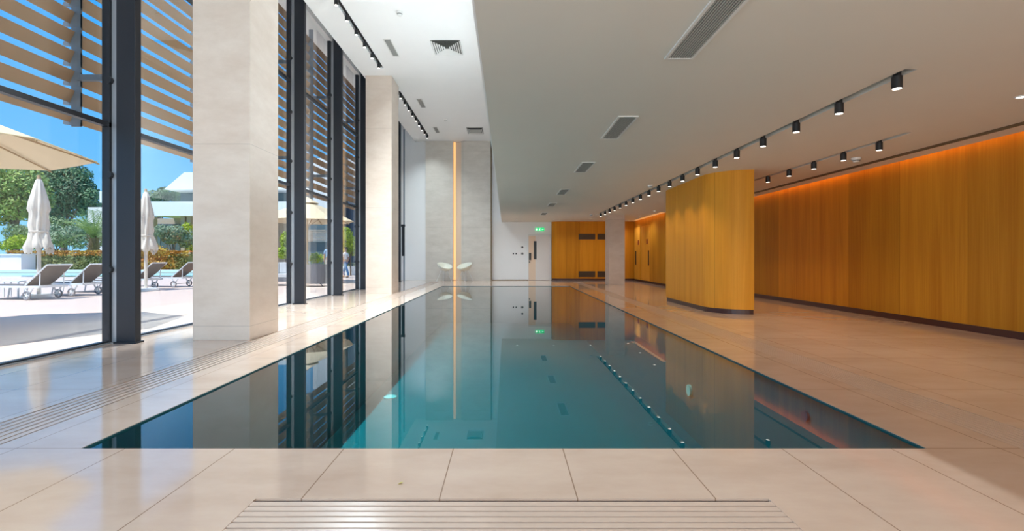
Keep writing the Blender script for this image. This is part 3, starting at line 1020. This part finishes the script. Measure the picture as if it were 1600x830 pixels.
def open_umbrella(lab, loc, a0, r, z_rim, z_top, pole=True):
    t = thing('open_parasol', lab, 'parasol', loc)
    n = 8
    m = MB()
    sub = 5
    rad = [r * k / sub for k in range(sub + 1)]
    rings = []
    for k in range(1, sub + 1):
        ring = []
        for j in range(n):
            a = a0 + 2 * PI * j / n
            s = k / sub
            ring.append(m.bm.verts.new(rim_pt((0, 0), r * s, a, z_top + (z_rim - z_top) * (0.85 * s + 0.15 * s * s))))
        rings.append(ring)
    top = m.bm.verts.new((0, 0, z_top))
    for j in range(n):
        m.bm.faces.new((top, rings[0][j], rings[0][(j + 1) % n]))
        for k in range(sub - 1):
            m.bm.faces.new((rings[k][j], rings[k + 1][j], rings[k + 1][(j + 1) % n], rings[k][(j + 1) % n]))
    cn = m.build('canopy', M['canvas'], t)
    md = cn.modifiers.new('solid', 'SOLIDIFY')
    md.thickness = 0.012
    # vent cap
    m = MB()
    tv = m.bm.verts.new((0, 0, z_top + 0.16))
    rr = [m.bm.verts.new(rim_pt((0, 0), r * 0.25, a0 + 2 * PI * j / n, z_top - (z_top - z_rim) * 0.22 + 0.08)) for j in range(n)]
    for j in range(n):
        m.bm.faces.new((tv, rr[j], rr[(j + 1) % n]))
    vc = m.build('vent_cap', M['canvas'], t)
    md = vc.modifiers.new('solid', 'SOLIDIFY')
    md.thickness = 0.008
    for j in range(n):
        a = a0 + 2 * PI * j / n
        MB().tube((0, 0, z_top - 0.05), rim_pt((0, 0), r * 1.01, a, z_rim - 0.035), 0.016, 0.011, seg=8).build('rib', M['rib'], t)
    for j in range(n):
        a = a0 + 2 * PI * j / n
        MB().tube((0, 0, z_rim - 0.25), rim_pt((0, 0), r * 0.5, a, z_top + (z_rim - z_top) * 0.45 - 0.05), 0.010, seg=6).build('strut', M['rib'], t)
    MB().tube((0, 0, z_rim - 0.32), (0, 0, z_rim - 0.20), 0.05, seg=12).build('hub', M['rib'], t)
    MB().tube((0, 0, 0.06), (0, 0, z_top + 0.2), 0.032, seg=14).build('pole', M['rib'], t)
    MB().box(-0.35, 0.35, -0.35, 0.35, 0, 0.08).build('base', M['white_out'], t, bevel=0.01)
    return t
open_umbrella('large open cream parasol at the far left beside the louvres', (-8.02, 6.3, 0), math.atan2(1.35, 1.59), 2.09, EYE + 1.5, EYE + 2.2)
open_umbrella('open cream parasol over the grey wicker seats', (-8.1, 19.8, 0), 0.06, 1.86, EYE + 1.46, EYE + 2.3)
open_umbrella('open cream parasol glimpsed between nearest column and steel post', (-11.4, 22.5, 0), 0.3, 1.9, EYE + 1.75, EYE + 2.5)

def closed_umbrella(lab, loc, rz):
    t = thing('closed_parasol', lab, 'parasol', loc, rz)
    m = MB()
    prof = [(3.12, 0.02), (3.05, 0.07), (2.8, 0.12), (2.5, 0.17), (2.3, 0.19), (2.2, 0.16), (2.05, 0.17), (1.9, 0.18), (1.75, 0.16),
            (1.62, 0.19), (1.45, 0.235), (1.3, 0.265), (1.22, 0.25)]
    n = 32
    rings = []
    for k, (z, r) in enumerate(prof):
        ring = []
        for j in range(n):
            a = 2 * PI * j / n
            fold = 1 + 0.24 * math.cos(8 * a + 0.4 * k) * min(1, k / 3)
            jit = 0.05 * math.sin(3 * a + k) if k > 8 else 0
            ring.append(m.bm.verts.new((r * fold * math.cos(a) + jit * 0.6, r * fold * math.sin(a), z + (0.10 * math.cos(8 * a) if k == len(prof) - 1 else 0))))
        rings.append(ring)
    for k in range(len(prof) - 1):
        for j in range(n):
            m.bm.faces.new((rings[k][j], rings[k][(j + 1) % n], rings[k + 1][(j + 1) % n], rings[k + 1][j]))
    m.bm.faces.new(rings[0])
    m.build('folded_canopy', M['canvas_white'], t, smooth=True)
    MB().torus((0, 0, 1.72), (0, 0, 1), 0.185, 0.02).build('strap', M['canvas_white'], t, smooth=True)
    MB().tube((0, 0, 0.05), (0, 0, 3.1), 0.045, seg=14).build('pole', M['canvas_white'], t)
    MB().tube((0, 0, 3.1), (0, 0, 3.2), 0.05, 0.03, seg=14).build('finial', M['rib'], t)
    MB().tube((0, 0, 0.0), (0, 0, 0.08), 0.35, 0.33, seg=24).build('base', M['white_out'], t)
    return t
closed_umbrella('closed white parasol left of the first dark steel post', (-12.25, 12.75, 0), 0.3)
closed_umbrella('closed ivory parasol between first steel post and nearest column', (-11.3, 15.25, 0), 1.1)

# ------------------------------------------------------------------ sun loungers
def make_lounger():
    t = thing('sun_lounger', '', 'sun lounger')
    W = 0.34      # local: x towards head, y across; wheels at x=0
    m = MB()
    for s in (-1, 1):
        m.box(-1.50, 0.30, s * W - 0.02, s * W + 0.02, 0.30, 0.35)
    m.box(-1.50, -1.46, -W, W, 0.30, 0.35).box(0.26, 0.30, -W, W, 0.30, 0.35)
    m.build('frame', M['lounger_white'], t)
    for s in (-1, 1):
        MB().tube((-1.35, s * W, 0.31), (-1.42, s * W, 0.0), 0.022, 0.018, seg=8).build('leg', M['lounger_white'], t)
        MB().tube((-0.10, s * W, 0.32), (0.0, s * W, 0.11), 0.020, seg=8).tube((0.14, s * W, 0.32), (0.0, s * W, 0.11), 0.020, seg=8).build('leg', M['lounger_white'], t)
        w = MB().torus((0, s * (W + 0.04), 0.115), (0, 1, 0), 0.095, 0.020).build('wheel', M['tyre'], t, smooth=True)
        q = MB().tube((0, s * (W + 0.025), 0.115), (0, s * (W + 0.055), 0.115), 0.030, seg=12)
        for k in range(5):
            a = 2 * PI * k / 5
            q.tube((0, s * (W + 0.04), 0.115), (0.085 * math.cos(a), s * (W + 0.04), 0.115 + 0.085 * math.sin(a)), 0.010, seg=6)
        q.build('wheel_spokes', M['lounger_white'], w)
    MB().tube((0, -W - 0.05, 0.115), (0, W + 0.05, 0.115), 0.012, seg=8).build('axle', M['lounger_white'], t)
    # back rest raised 38 degrees, hinge at x=-0.15
    hx0, hz0 = -0.12, 0.36
    L = 0.78
    a = R(40)
    tx, tz = hx0 + L * math.cos(a), hz0 + L * math.sin(a)
    m = MB()
    for s in (-1, 1):
        m.tube((hx0, s * (W - 0.03), hz0), (tx, s * (W - 0.03), tz), 0.017, seg=8)
    m.tube((tx, -W + 0.03, tz), (tx, W - 0.03, tz), 0.017, seg=8)
    m.build('back_frame', M['lounger_white'], t)
    m = MB()
    nx, nz = -math.sin(a), math.cos(a)
    P = []
    for k in range(7):
        s = k / 6
        sag = 0.03 * math.sin(PI * s)
        P.append((hx0 + L * s * math.cos(a) - nx * sag, hz0 + L * s * math.sin(a) - nz * sag))
    for (p, q) in zip(P[:-1], P[1:]):
        m.extrude_dir([(p[0], -W + 0.04, p[1]), (q[0], -W + 0.04, q[1]), (q[0] + nx * 0.012, -W + 0.04, q[1] + nz * 0.012), (p[0] + nx * 0.012, -W + 0.04, p[1] + nz * 0.012)],
                      (0, 2 * W - 0.08, 0))
    m.build('back_sling', M['sling'], t)
    MB().box(-1.45, hx0, -W + 0.03, W - 0.03, 0.345, 0.36).build('seat_sling', M['sling'], t)
    m = MB()
    for s in (-1, 1):
        m.tube((tx * 0.55, s * (W - 0.05), hz0 + (tz - hz0) * 0.62), (0.25, s * (W - 0.05), 0.33), 0.012, seg=8)
    m.build('back_prop', M['lounger_white'], t)
    return t
lg = make_lounger()
ll = [('taupe sling lounger farthest left, in front of the closed white parasol', -11.62, 12.2, -6),
      ('taupe sling lounger just left of the first dark steel post', -11.6, 13.4, -6),
      ('taupe sling lounger partly hidden behind the first dark steel post', -11.7, 14.6, -6),
      ('taupe sling lounger just right of the first dark steel post', -11.85, 16.0, -4),
      ('taupe sling lounger with upright back beside the nearest stone column', -11.55, 17.3, -4)]
for i, (lab, x, y, rz) in enumerate(ll):
    o = lg if i == 0 else copy_tree(lg)
    o.location = (x, y, 0)
    o.rotation_euler = (0, 0, R(rz))
    o['label'] = lab
    o['group'] = 'sun loungers in a row by the outdoor pool'
# small side tables between the loungers
def make_side_table():
    t = thing('side_table', '', 'table')
    MB().box(-0.22, 0.22, -0.10, 0.10, 0.40, 0.43).build('tabletop', M['lounger_white'], t, bevel=0.004)
    for sx in (-1, 1):
        for sy in (-1, 1):
            MB().box(0.19 * sx - 0.015, 0.19 * sx + 0.015, 0.09 * sy - 0.015, 0.09 * sy + 0.015, 0, 0.40).build('leg', M['lounger_white'], t)
    return t
st = make_side_table()
st.location = (-12.7, 11.45, 0)
st['label'] = 'low white side table in front of the leftmost lounger'
s2 = copy_tree(st)
s2.location = (-13.0, 12.86, 0)
s2['label'] = 'low white side table between the two leftmost loungers'

# white bar block
o = MB().box(-40.0, -35.9, 36.0, 37.1, 0, 1.25).box(-40.1, -35.8, 35.9, 37.2, 1.25, 1.30).build('bar_counter', M['white_out'], origin=(-38, 36.5, 0))
tag(o, 'white boxy poolside counter in front of the hedge at far left', 'counter')

# ------------------------------------------------------------------ foliage
def leaves(mb, blobs, n, size, shell=0.55):
    tot = sum(b[3] * b[4] * b[5] for b in blobs)
    for (cx, cy, cz, rx, ry, rz) in blobs:
        k = int(n * rx * ry * rz / tot)
        for _ in range(k):
            u = Vector((random.gauss(0, 1), random.gauss(0, 1), random.gauss(0, 1))).normalized()
            s = shell + (1.04 - shell) * random.random() ** 0.6
            p = Vector((cx + u.x * rx * s, cy + u.y * ry * s, cz + u.z * rz * s))
            d = (u + Vector((random.uniform(-1, 1), random.uniform(-1, 1), random.uniform(-1, 1))) * 0.9).normalized()
            e1 = d.orthogonal().normalized()
            e1.rotate(Matrix.Rotation(random.uniform(0, 6.28), 3, d))
            e2 = d.cross(e1)
            w = size * random.uniform(0.6, 1.3)
            mb.quad(p - e1 * w, p - e2 * w * 0.5, p + e1 * w, p + e2 * w * 0.5)
    return mb

def tree(name, lab, loc, trunk_h, trunk_r, blobs, n, size, mat, cat='tree', branches=3):
    t = thing(name, lab, cat, loc)
    m = MB().tube((0, 0, -0.02), (0, 0, trunk_h), trunk_r, trunk_r * 0.6, seg=10)
    for i in range(branches):
        b = blobs[i % len(blobs)]
        m.tube((0, 0, trunk_h * 0.8), (b[0] * 0.8, b[1] * 0.8, b[2]), trunk_r * 0.5, trunk_r * 0.15, seg=8)
    m.build('trunk', M['bark'], t)
    leaves(MB(), blobs, n, size).build('foliage', mat, t)
    return t

def at(px, py, d):
    return ((px - 791) * d / 760, d, EYE + (402 - py) * d / 760)

def px_blobs(cx_px, spec, d, base):
    """spec: list of (px, py, rpx_x, rpx_z)"""
    out = []
    for (x, y, rx, rz) in spec:
        p = at(x, y, d)
        out.append((p[0] - base[0], p[1] - base[1] + random.uniform(-0.5, 0.5), p[2], rx * d / 760, rx * d / 760 * 0.8, rz * d / 760))
    return out

D = 62
b0 = at(25, 402, D)[:2]
tree('broad_tree', 'broad light green pine like tree at far left behind the hedge', (*b0, 0), 5.5, 0.45,
     px_blobs(0, [(10, 300, 32, 30), (45, 290, 30, 26), (0, 330, 30, 22), (40, 325, 30, 20), (-40, 300, 40, 35), (28, 272, 26, 16), (62, 310, 24, 26), (-5, 285, 30, 22)], D, b0), 14000, 0.22, M['leaf_light'])
D = 74
b0 = at(100, 402, D)[:2]
tree('broad_tree', 'broad dark blue green tree behind the palm', (*b0, 0), 6.0, 0.5,
     px_blobs(0, [(90, 295, 34, 30), (120, 300, 30, 26), (140, 312, 24, 20), (78, 270, 24, 16), (118, 274, 22, 16), (95, 325, 30, 16), (60, 315, 24, 26), (75, 335, 26, 14), (148, 330, 18, 14), (105, 280, 28, 22)], D, b0), 16000, 0.22, M['leaf_dark'])
D = 84
b0 = at(250, 402, D)[:2]
tree('broad_tree', 'small dark tree crown behind the white villa roof', (*b0, 0), 7.0, 0.3,
     px_blobs(0, [(250, 310, 14, 10), (262, 302, 16, 10), (240, 305, 10, 8), (275, 308, 12, 8)], D, b0), 2500, 0.22, M['leaf_dark'])
D = 46
b0 = at(20, 402, D)[:2]
tree('leafy_bush', 'bright green rounded bush behind the counter', (*b0, 0), 0.8, 0.08,
     px_blobs(0, [(15, 380, 12, 10), (32, 378, 14, 11), (45, 384, 10, 8), (5, 384, 12, 8)], D, b0), 2500, 0.11, M['leaf_lime'], 'bush')
b0 = at(105, 402, D)[:2]
tree('olive_bush', 'silvery olive bush between closed parasol and palm', (*b0, 0), 1.0, 0.1,
     px_blobs(0, [(90, 372, 18, 14), (112, 368, 20, 15), (125, 378, 14, 12), (78, 362, 14, 12)], D, b0), 4000, 0.10, M['leaf_olive'], 'bush')
D = 40.6
b0 = at(272, 402, D)[:2]
tree('olive_tree', 'small silvery olive tree in front of the white villa', (*b0, 0), 1.2, 0.09,
     px_blobs(0, [(258, 362, 14, 10), (275, 362, 14, 10), (268, 372, 14, 10), (285, 376, 12, 12), (292, 368, 8, 10)], D, b0), 3500, 0.09, M['leaf_olive'])
b0 = at(300, 402, 43.6)[:2]
tree('leafy_bush', 'yellow green shrub beside the nearest column outside', (*b0, 0), 0.6, 0.06,
     px_blobs(0, [(296, 362, 10, 14), (300, 380, 12, 12)], 43.6, b0), 1600, 0.09, M['leaf_lime'], 'bush')

D = 54
b0 = at(90, 402, D)[:2]
tree('shrubbery', 'mixed mid green shrubbery below the broad trees', (*b0, 0), 2.0, 0.12,
     px_blobs(0, [(80, 352, 26, 14), (112, 356, 22, 14), (60, 366, 22, 16), (20, 364, 20, 14), (135, 362, 22, 14), (158, 372, 16, 14), (95, 372, 26, 12)], D, b0), 9000, 0.13, M['leaf_mid'], 'shrubs')
# palm
D = 43
b0 = at(147, 402, D)[:2]
t = thing('palm_tree', 'short palm with ragged trunk and arching fronds', 'palm', (*b0, 0))
m = MB()
for k in range(11):
    m.tube((0, 0, 0.25 * k), (0, 0, 0.25 * k + 0.26), 0.42 - 0.012 * k, 0.50 - 0.012 * k, seg=12)
for k in range(40):
    a = random.uniform(0, 6.28); z = random.uniform(1.4, 2.9)
    m.tube((0.4 * math.cos(a), 0.4 * math.sin(a), z), (0.62 * math.cos(a), 0.62 * math.sin(a), z + 0.25), 0.05, 0.01, seg=5)
m.build('trunk', M['palm_bark'], t)
for k in range(26):
    a = 2 * PI * k / 26 + random.uniform(-0.1, 0.1)
    el = random.uniform(0.25, 1.35)
    L = random.uniform(2.6, 3.3)
    m = MB()
    pts = []
    for i in range(9):
        s = i / 8
        r = L * s * math.cos(el) * (1 - 0.1 * s)
        z = 2.85 + L * s * math.sin(el) - 1.2 * s * s * math.cos(el) * 1.4
        pts.append(Vector((r * math.cos(a), r * math.sin(a), z)))
    m.path(pts, 0.022, 5)
    side = Vector((-math.sin(a), math.cos(a), 0))
    for i in range(1, 9):
        for q in (0.0, 0.5):
            p = pts[i - 1].lerp(pts[i], q)
            fwd = (pts[i] - pts[i - 1]).normalized()
            for sg in (-1, 1):
                tip = p + side * sg * 0.42 + fwd * 0.38 + Vector((0, 0, -0.10))
                m.quad(p, p + fwd * 0.05, tip, tip - fwd * 0.02)
    m.build('frond', M['leaf_palm'], t)

# hedge
t = thing('clipped_hedge', 'long clipped green hedge with orange young shoots', 'hedge', (-33, 37.4, 0))
m = MB()
def leaf_box(m, x0, x1, y0, y1, z0, z1, n, size):
    for _ in range(n):
        face = random.random()
        x = random.uniform(x0, x1)
        z = random.uniform(z0, z1)
        y = y0 + random.random() ** 2 * 0.15
        if face > 0.72:
            z = z1 - random.random() * 0.1
            y = random.uniform(y0, y1)
        d = Vector((random.uniform(-1, 1), -1 + random.uniform(-.4, .9), random.uniform(-1, 1))).normalized()
        e1 = d.orthogonal().normalized()
        e1.rotate(Matrix.Rotation(random.uniform(0, 6.28), 3, d))
        e2 = d.cross(e1)
        w = size * random.uniform(0.6, 1.3)
        p = Vector((x, y, z))
        m.quad(p - e1 * w, p - e2 * w * 0.6, p + e1 * w, p + e2 * w * 0.6)
leaf_box(m, -5.5, 8.5, 0.0, 1.0, 0.02, 1.25, 8000, 0.09)
m.box(-5.4, 8.4, 0.12, 0.95, 0.0, 1.15)
m.build('green_foliage', M['leaf_hedge'], t)
m = MB()
leaf_box(m, -5.5, 8.5, 0.0, 1.0, 1.15, 1.55, 3500, 0.08)
m.build('orange_shoots', M['leaf_orange'], t)
b0 = at(228, 402, 35.75)[:2]
tree('orange_bush', 'orange leaved photinia bush right of the first steel post', (*b0, 0), 0.7, 0.06,
     px_blobs(0, [(228, 392, 20, 14), (245, 396, 16, 12), (236, 412, 24, 12), (255, 412, 12, 12)], 35.75, b0), 2600, 0.09, M['leaf_orange'], 'bush')

# ------------------------------------------------------------------ villa
t = thing('white_villa', 'white two storey villa with deep flat roof bands behind the olive tree', 'building', (-22, 44, 0))
def wb(m, x0, x1, y0, y1, z0, z1):
    return m.box(x0 + 22, x1 + 22, y0 - 44, y1 - 44, z0, z1)
xl = xat(236, 44)
m = MB()
wb(m, xl, -14.0, 44, 50, EYE + 3.75, EYE + 5.05)          # lower roof band
wb(m, xat(264, 47), -14.0, 47, 52, EYE + 6.6, EYE + 7.0)
m.build('roof_band', M['white_out'], t)
m = MB()
x0 = xat(262, 46) + 22
x1 = -14.0 + 22
# sloping upper eave
m.extrude_dir([(x0, 1.5, EYE + 6.35), (x1, 1.5, EYE + 6.35), (x1, 1.5, EYE + 7.95), (x0 + 1.9, 1.5, EYE + 7.95)], (0, 6, 0))
m.build('upper_roof', M['white_out'], t)
m = MB()
wb(m, xat(282, 48), -14.0, 48, 50, EYE + 5.05, EYE + 6.6)
m.build('upper_glazing', M['facade_glass'], t)
m = MB()
wb(m, xat(238, 47), -14.0, 47, 49.5, 0, EYE + 3.75)
m.build('rear_wall', M['shutter'], t)
for xp in (247, 257, 267, 277):
    m = MB()
    wb(m, xat(xp - 5, 46.9), xat(xp + 4, 46.9), 46.85, 47, 0.2, EYE + 3.2)
    m.build('window', M['facade_glass'], t)
for xp in (239, 287, 296, 360, 430, 455):
    m = MB()
    wb(m, xat(xp, 45), xat(xp + 6, 45), 44.6, 45.1, 0, EYE + 3.75)
    m.build('pier', M['shutter'], t)
m = MB()
wb(m, xat(241, 52), xat(244, 52), 45, 46.0, EYE + 5.05, EYE + 6.1)
m.build('chimney', M['white_out'], t)

# white wing at left behind the palm
o = MB().box(xat(137, 70), xat(172, 70), 70, 74, 0, zat(350, 70) + 2.4).build('white_outbuilding', M['white_out'], origin=(xat(150, 70), 72, 0))
tag(o, 'white flat building glimpsed behind the palm', 'building')

# annex seen between the posts
t = thing('annex_building', 'pale annex with slatted balcony seen past the wicker seats', 'building', (-10, 31, 0))
def ab(m, x0, x1, y0, y1, z0, z1):
    return m.box(x0 + 10, x1 + 10, y0 - 31, y1 - 31, z0, z1)
m = MB()
ab(m, -12.4, -5.2, 31.2, 36, 0, 7.4)
m.build('wall', M['white_out'], t)
m = MB()
ab(m, xat(462, 31), xat(537, 31), 30.9, 31.2, zat(360, 31), zat(347, 31))
m.build('window', M['facade_glass'], t)
m = MB()
ab(m, xat(462, 31), xat(512, 31), 30.9, 31.2, 0.1, zat(378, 31))
m.build('window', M['facade_glass'], t)
m = MB()
for k in range(6):
    z = zat(376, 31) + k * 0.12
    ab(m, xat(458, 31), xat(512, 31), 30.6, 30.7, z, z + 0.055)
m.build('balcony_slats', M['shutter'], t)
m = MB()
ab(m, xat(532, 31), xat(542, 31), 30.3, 31.2, 0, 7.4)
m.build('pier', M['taupe'], t)
m = MB()
ab(m, xat(542, 31), xat(558, 31), 30.8, 31.2, 0.2, zat(320, 31))
m.build('dark_panel', M['navy'], t)
m = MB()
ab(m, xat(558, 31), xat(585, 31), 30.6, 31.2, 0, 7.4)
m.build('pier', M['taupe'], t)

# planting in front of annex
b0 = at(548, 402, 28)[:2]
tree('lime_tree', 'small lime green tree in front of the navy wall panel', (*b0, 0), 1.2, 0.05,
     px_blobs(0, [(543, 372, 12, 16), (555, 382, 12, 12), (546, 390, 14, 10), (538, 362, 6, 9)], 28, b0), 2600, 0.06, M['leaf_lime'])
b0 = at(447, 402, 27.2)[:2]
tree('leafy_bush', 'yellow green bushes behind the low grey sofa', (*b0, 0), 0.6, 0.05,
     px_blobs(0, [(442, 395, 12, 10), (454, 402, 10, 8), (440, 375, 8, 14)], 27.2, b0), 2200, 0.07, M['leaf_lime'], 'bush')
m = leaves(MB(), [(-3.0 + 0.8 * i, 0, 0.38, 0.6, 0.4, 0.36) for i in range(9)], 3500, 0.06)
tag(m.build('low_planting', M['leaf_hedge']), 'low green planting strip in front of the annex', 'planting', kind='stuff').location = (-10.2, 29.4, 0.0)
o = MB().box(-14.5, -6.3, 28.6, 28.75, 0, 0.52).build('planter_wall', M['white_out'], origin=(-10.4, 29.3, 0))
tag(o, 'low white planter wall in front of the annex', 'planter')

# potted round plant
t = thing('potted_plant', 'round clipped plant on a tall dark stand', 'plant', (xat(494, 24), 24, 0))
MB().tube((0, 0, 0), (0, 0, 0.75), 0.09, 0.17, seg=14).build('pot', M['pot'], t)
leaves(MB(), [(0, 0, 1.0, 0.34, 0.34, 0.28)], 700, 0.05, 0.3).build('foliage', M['leaf_lime'], t)

# ------------------------------------------------------------------ wicker seats
t = thing('wicker_sofa', 'dark grey wicker sofa seen from behind beside the third steel post', 'sofa', (-7.05, 17.6, 0), R(0))
m = MB()
# curved back shell
n = 16
prof = []
for i in range(n + 1):
    a = R(180 + 180 * i / n)
    prof.append((0.62 * math.cos(a), 0.42 * math.sin(a)))
for i in range(n):
    p, q = prof[i], prof[i + 1]
    A = [(p[0], p[1], 0.12), (q[0], q[1], 0.12), (q[0] * 1.12, q[1] * 1.12, 0.80), (p[0] * 1.12, p[1] * 1.12, 0.80)]
    B = [(p[0] * 0.85, p[1] * 0.85, 0.12), (q[0] * 0.85, q[1] * 0.85, 0.12), (q[0] * 0.98, q[1] * 0.98, 0.80), (p[0] * 0.98, p[1] * 0.98, 0.80)]
    m.quad(*A); m.quad(*B)
    m.quad(A[3], A[2], B[2], B[3]); m.quad(A[0], A[1], B[1], B[0])
for i in (0, n):
    p = prof[i]
    m.quad((p[0], p[1], .12), (p[0] * .85, p[1] * .85, .12), (p[0] * .98, p[1] * .98, .8), (p[0] * 1.12, p[1] * 1.12, .8))
m.build('backrest', M['wicker'], t)
MB().prism([(x * 0.82, y * 0.82) for x, y in prof] + [(0.5, 0.35), (-0.5, 0.35)], 0.14, 0.30).build('seat', M['wicker'], t)
MB().prism([(x * 0.76, y * 0.76) for x, y in prof] + [(0.46, 0.33), (-0.46, 0.33)], 0.305, 0.42).build('cushion', M['cushion'], t, bevel=0.02)
for x, y in ((-0.5, 0.25), (0.5, 0.25), (-0.42, -0.25), (0.42, -0.25)):
    MB().tube((x * 0.9, y * 0.9, 0.15), (x * 1.25, y * 1.1, 0), 0.018, seg=8).build('leg', M['black'], t)

t = thing('lounge_sofa', 'low grey outdoor sofa with pale cushions beside the nearest column', 'sofa', (-8.35, 18.2, 0), R(0))
MB().box(-0.95, 0.62, -0.4, 0.42, 0.16, 0.30).build('frame', M['wicker'], t, bevel=0.01)
MB().box(0.50, 0.62, -0.4, 0.42, 0.30, 0.62).build('armrest', M['wicker'], t, bevel=0.01)
MB().box(-0.95, 0.50, 0.30, 0.42, 0.30, 0.78).build('backrest', M['wicker'], t, bevel=0.01)
for k in range(2):
    MB().box(-0.93 + 0.71 * k, -0.24 + 0.71 * k, -0.39, 0.2, 0.305, 0.44).build('seat_cushion', M['cushion'], t, bevel=0.02)
    MB().box(-0.93 + 0.71 * k, -0.24 + 0.71 * k, 0.16, 0.295, 0.445, 0.86).build('back_cushion', M['cushion'], t, bevel=0.02)
for x in (-0.9, 0.57):
    for y in (-0.36, 0.38):
        MB().box(x - 0.02, x + 0.02, y - 0.02, y + 0.02, 0, 0.16).build('leg', M['black'], t)

# ------------------------------------------------------------------ people
def skin(name, verts, edges, mat, parent, sub=2, root=0):
    me = bpy.data.meshes.new(name)
    me.from_pydata([v[:3] for v in verts], edges, [])
    o = bpy.data.objects.new(name, me)
    col.objects.link(o)
    o.parent = parent
    md = o.modifiers.new('skin', 'SKIN')
    for i, v in enumerate(verts):
        r = v[3]
        ry = v[4] if len(v) > 4 else r
        me.skin_vertices[0].data[i].radius = (r, ry)
    me.skin_vertices[0].data[root].use_root = True
    md.use_smooth_shade = True
    s = o.modifiers.new('sub', 'SUBSURF')
    s.levels = sub
    s.render_levels = sub
    me.materials.append(mat)
    return o

def person(lab, loc, rz, shirt, trouser, scale, stride):
    t = thing('person', lab, 'person', loc, rz)
    t.scale = (scale,) * 3
    s = stride
    V = [(0, 0, 0.95, 0.13), (0, 0.0, 1.12, 0.12), (0, 0.0, 1.32, 0.135), (0, 0, 1.44, 0.09), (0, 0, 1.50, 0.048), (0, 0.01, 1.58, 0.06), (0, 0.015, 1.66, 0.083), (0, 0.0, 1.73, 0.065)]
    E = [(i, i + 1) for i in range(7)]
    def chain(start, pts):
        a = start
        for p in pts:
            V.append(p)
            E.append((a, len(V) - 1))
            a = len(V) - 1
        return a
    for sg in (-1, 1):
        st = s * sg
        chain(0, [(0.09 * sg, 0, 0.88, 0.085), (0.10 * sg, 0.14 * st, 0.50, 0.055), (0.10 * sg, -0.02 + 0.20 * st, 0.28, 0.05), (0.10 * sg, 0.20 * st - 0.05, 0.08, 0.036), (0.11 * sg, 0.20 * st + 0.09, 0.035, 0.034)])
        w = chain(3, [(0.17 * sg, 0, 1.41, 0.055), (0.22 * sg, -0.08 * st, 1.16, 0.042), (0.23 * sg, -0.05 * st + 0.06, 0.94, 0.030), (0.23 * sg, -0.05 * st + 0.08, 0.87, 0.024)])
        hx_, hy_, hz_ = 0.23 * sg, -0.05 * st + 0.085, 0.83
        V.append((hx_, hy_, hz_, 0.03, 0.018)); E.append((w, len(V) - 1))
        palm = len(V) - 1
        for k, (dy, ln) in enumerate(((0.028, 0.06), (0.010, 0.07), (-0.009, 0.065), (-0.026, 0.05))):
            chain(palm, [(hx_, hy_ + dy, hz_ - 0.03, 0.009), (hx_ - 0.012 * sg, hy_ + dy, hz_ - 0.03 - ln, 0.008)])
        chain(palm, [(hx_ - 0.01 * sg, hy_ + 0.040, hz_ + 0.005, 0.010), (hx_ - 0.02 * sg, hy_ + 0.055, hz_ - 0.035, 0.009)])
    skin('body', V, E, M['skin'], t)
    # shirt
    V2 = [(0, 0, 0.93, 0.15, 0.12), (0, 0, 1.12, 0.145, 0.12), (0, 0, 1.32, 0.16, 0.13), (0, 0, 1.43, 0.10)]
    E2 = [(0, 1), (1, 2), (2, 3)]
    for sg in (-1, 1):
        st = s * sg
        V2.append((0.17 * sg, 0, 1.40, 0.07)); E2.append((3, len(V2) - 1))
        V2.append((0.215 * sg, -0.07 * st, 1.20, 0.058)); E2.append((len(V2) - 2, len(V2) - 1))
    skin('shirt', V2, E2, shirt, t)
    V3 = [(0, 0, 0.97, 0.14, 0.12)]
    E3 = []
    for sg in (-1, 1):
        st = s * sg
        a = 0
        for p in ((0.09 * sg, 0, 0.86, 0.10), (0.10 * sg, 0.14 * st, 0.50, 0.072), (0.10 * sg, -0.02 + 0.20 * st, 0.28, 0.064), (0.10 * sg, 0.20 * st - 0.05, 0.10, 0.055)):
            V3.append(p); E3.append((a, len(V3) - 1)); a = len(V3) - 1
    skin('trousers', V3, E3, trouser, t)
    skin('hair', [(0, -0.02, 1.70, 0.088), (0, -0.03, 1.75, 0.07), (0, -0.06, 1.64, 0.06)], [(0, 1), (0, 2)], M['hair'], t)
    for sg in (-1, 1):
        st = s * sg
        skin('shoe', [(0.105 * sg, 0.20 * st - 0.07, 0.04, 0.042), (0.11 * sg, 0.20 * st + 0.12, 0.032, 0.036)], [(0, 1)], M['shoe'], t)
    skin('nose', [(0, 0.095, 1.645, 0.012), (0, 0.105, 1.625, 0.013)], [(0, 1)], M['skin'], t, 1)
    return t
person('person in a light blue shirt and cream trousers standing by the third steel post', (xat(513.5, 26), 26.0, 0), R(200), M['shirt_blue'], M['trousers_cream'], 1.0, 0.3)
person('person in a white top and blue jeans walking across the paving', (xat(540, 25.2), 25.2, 0), R(75), M['shirt_white'], M['jeans'], 0.88, 1.0)
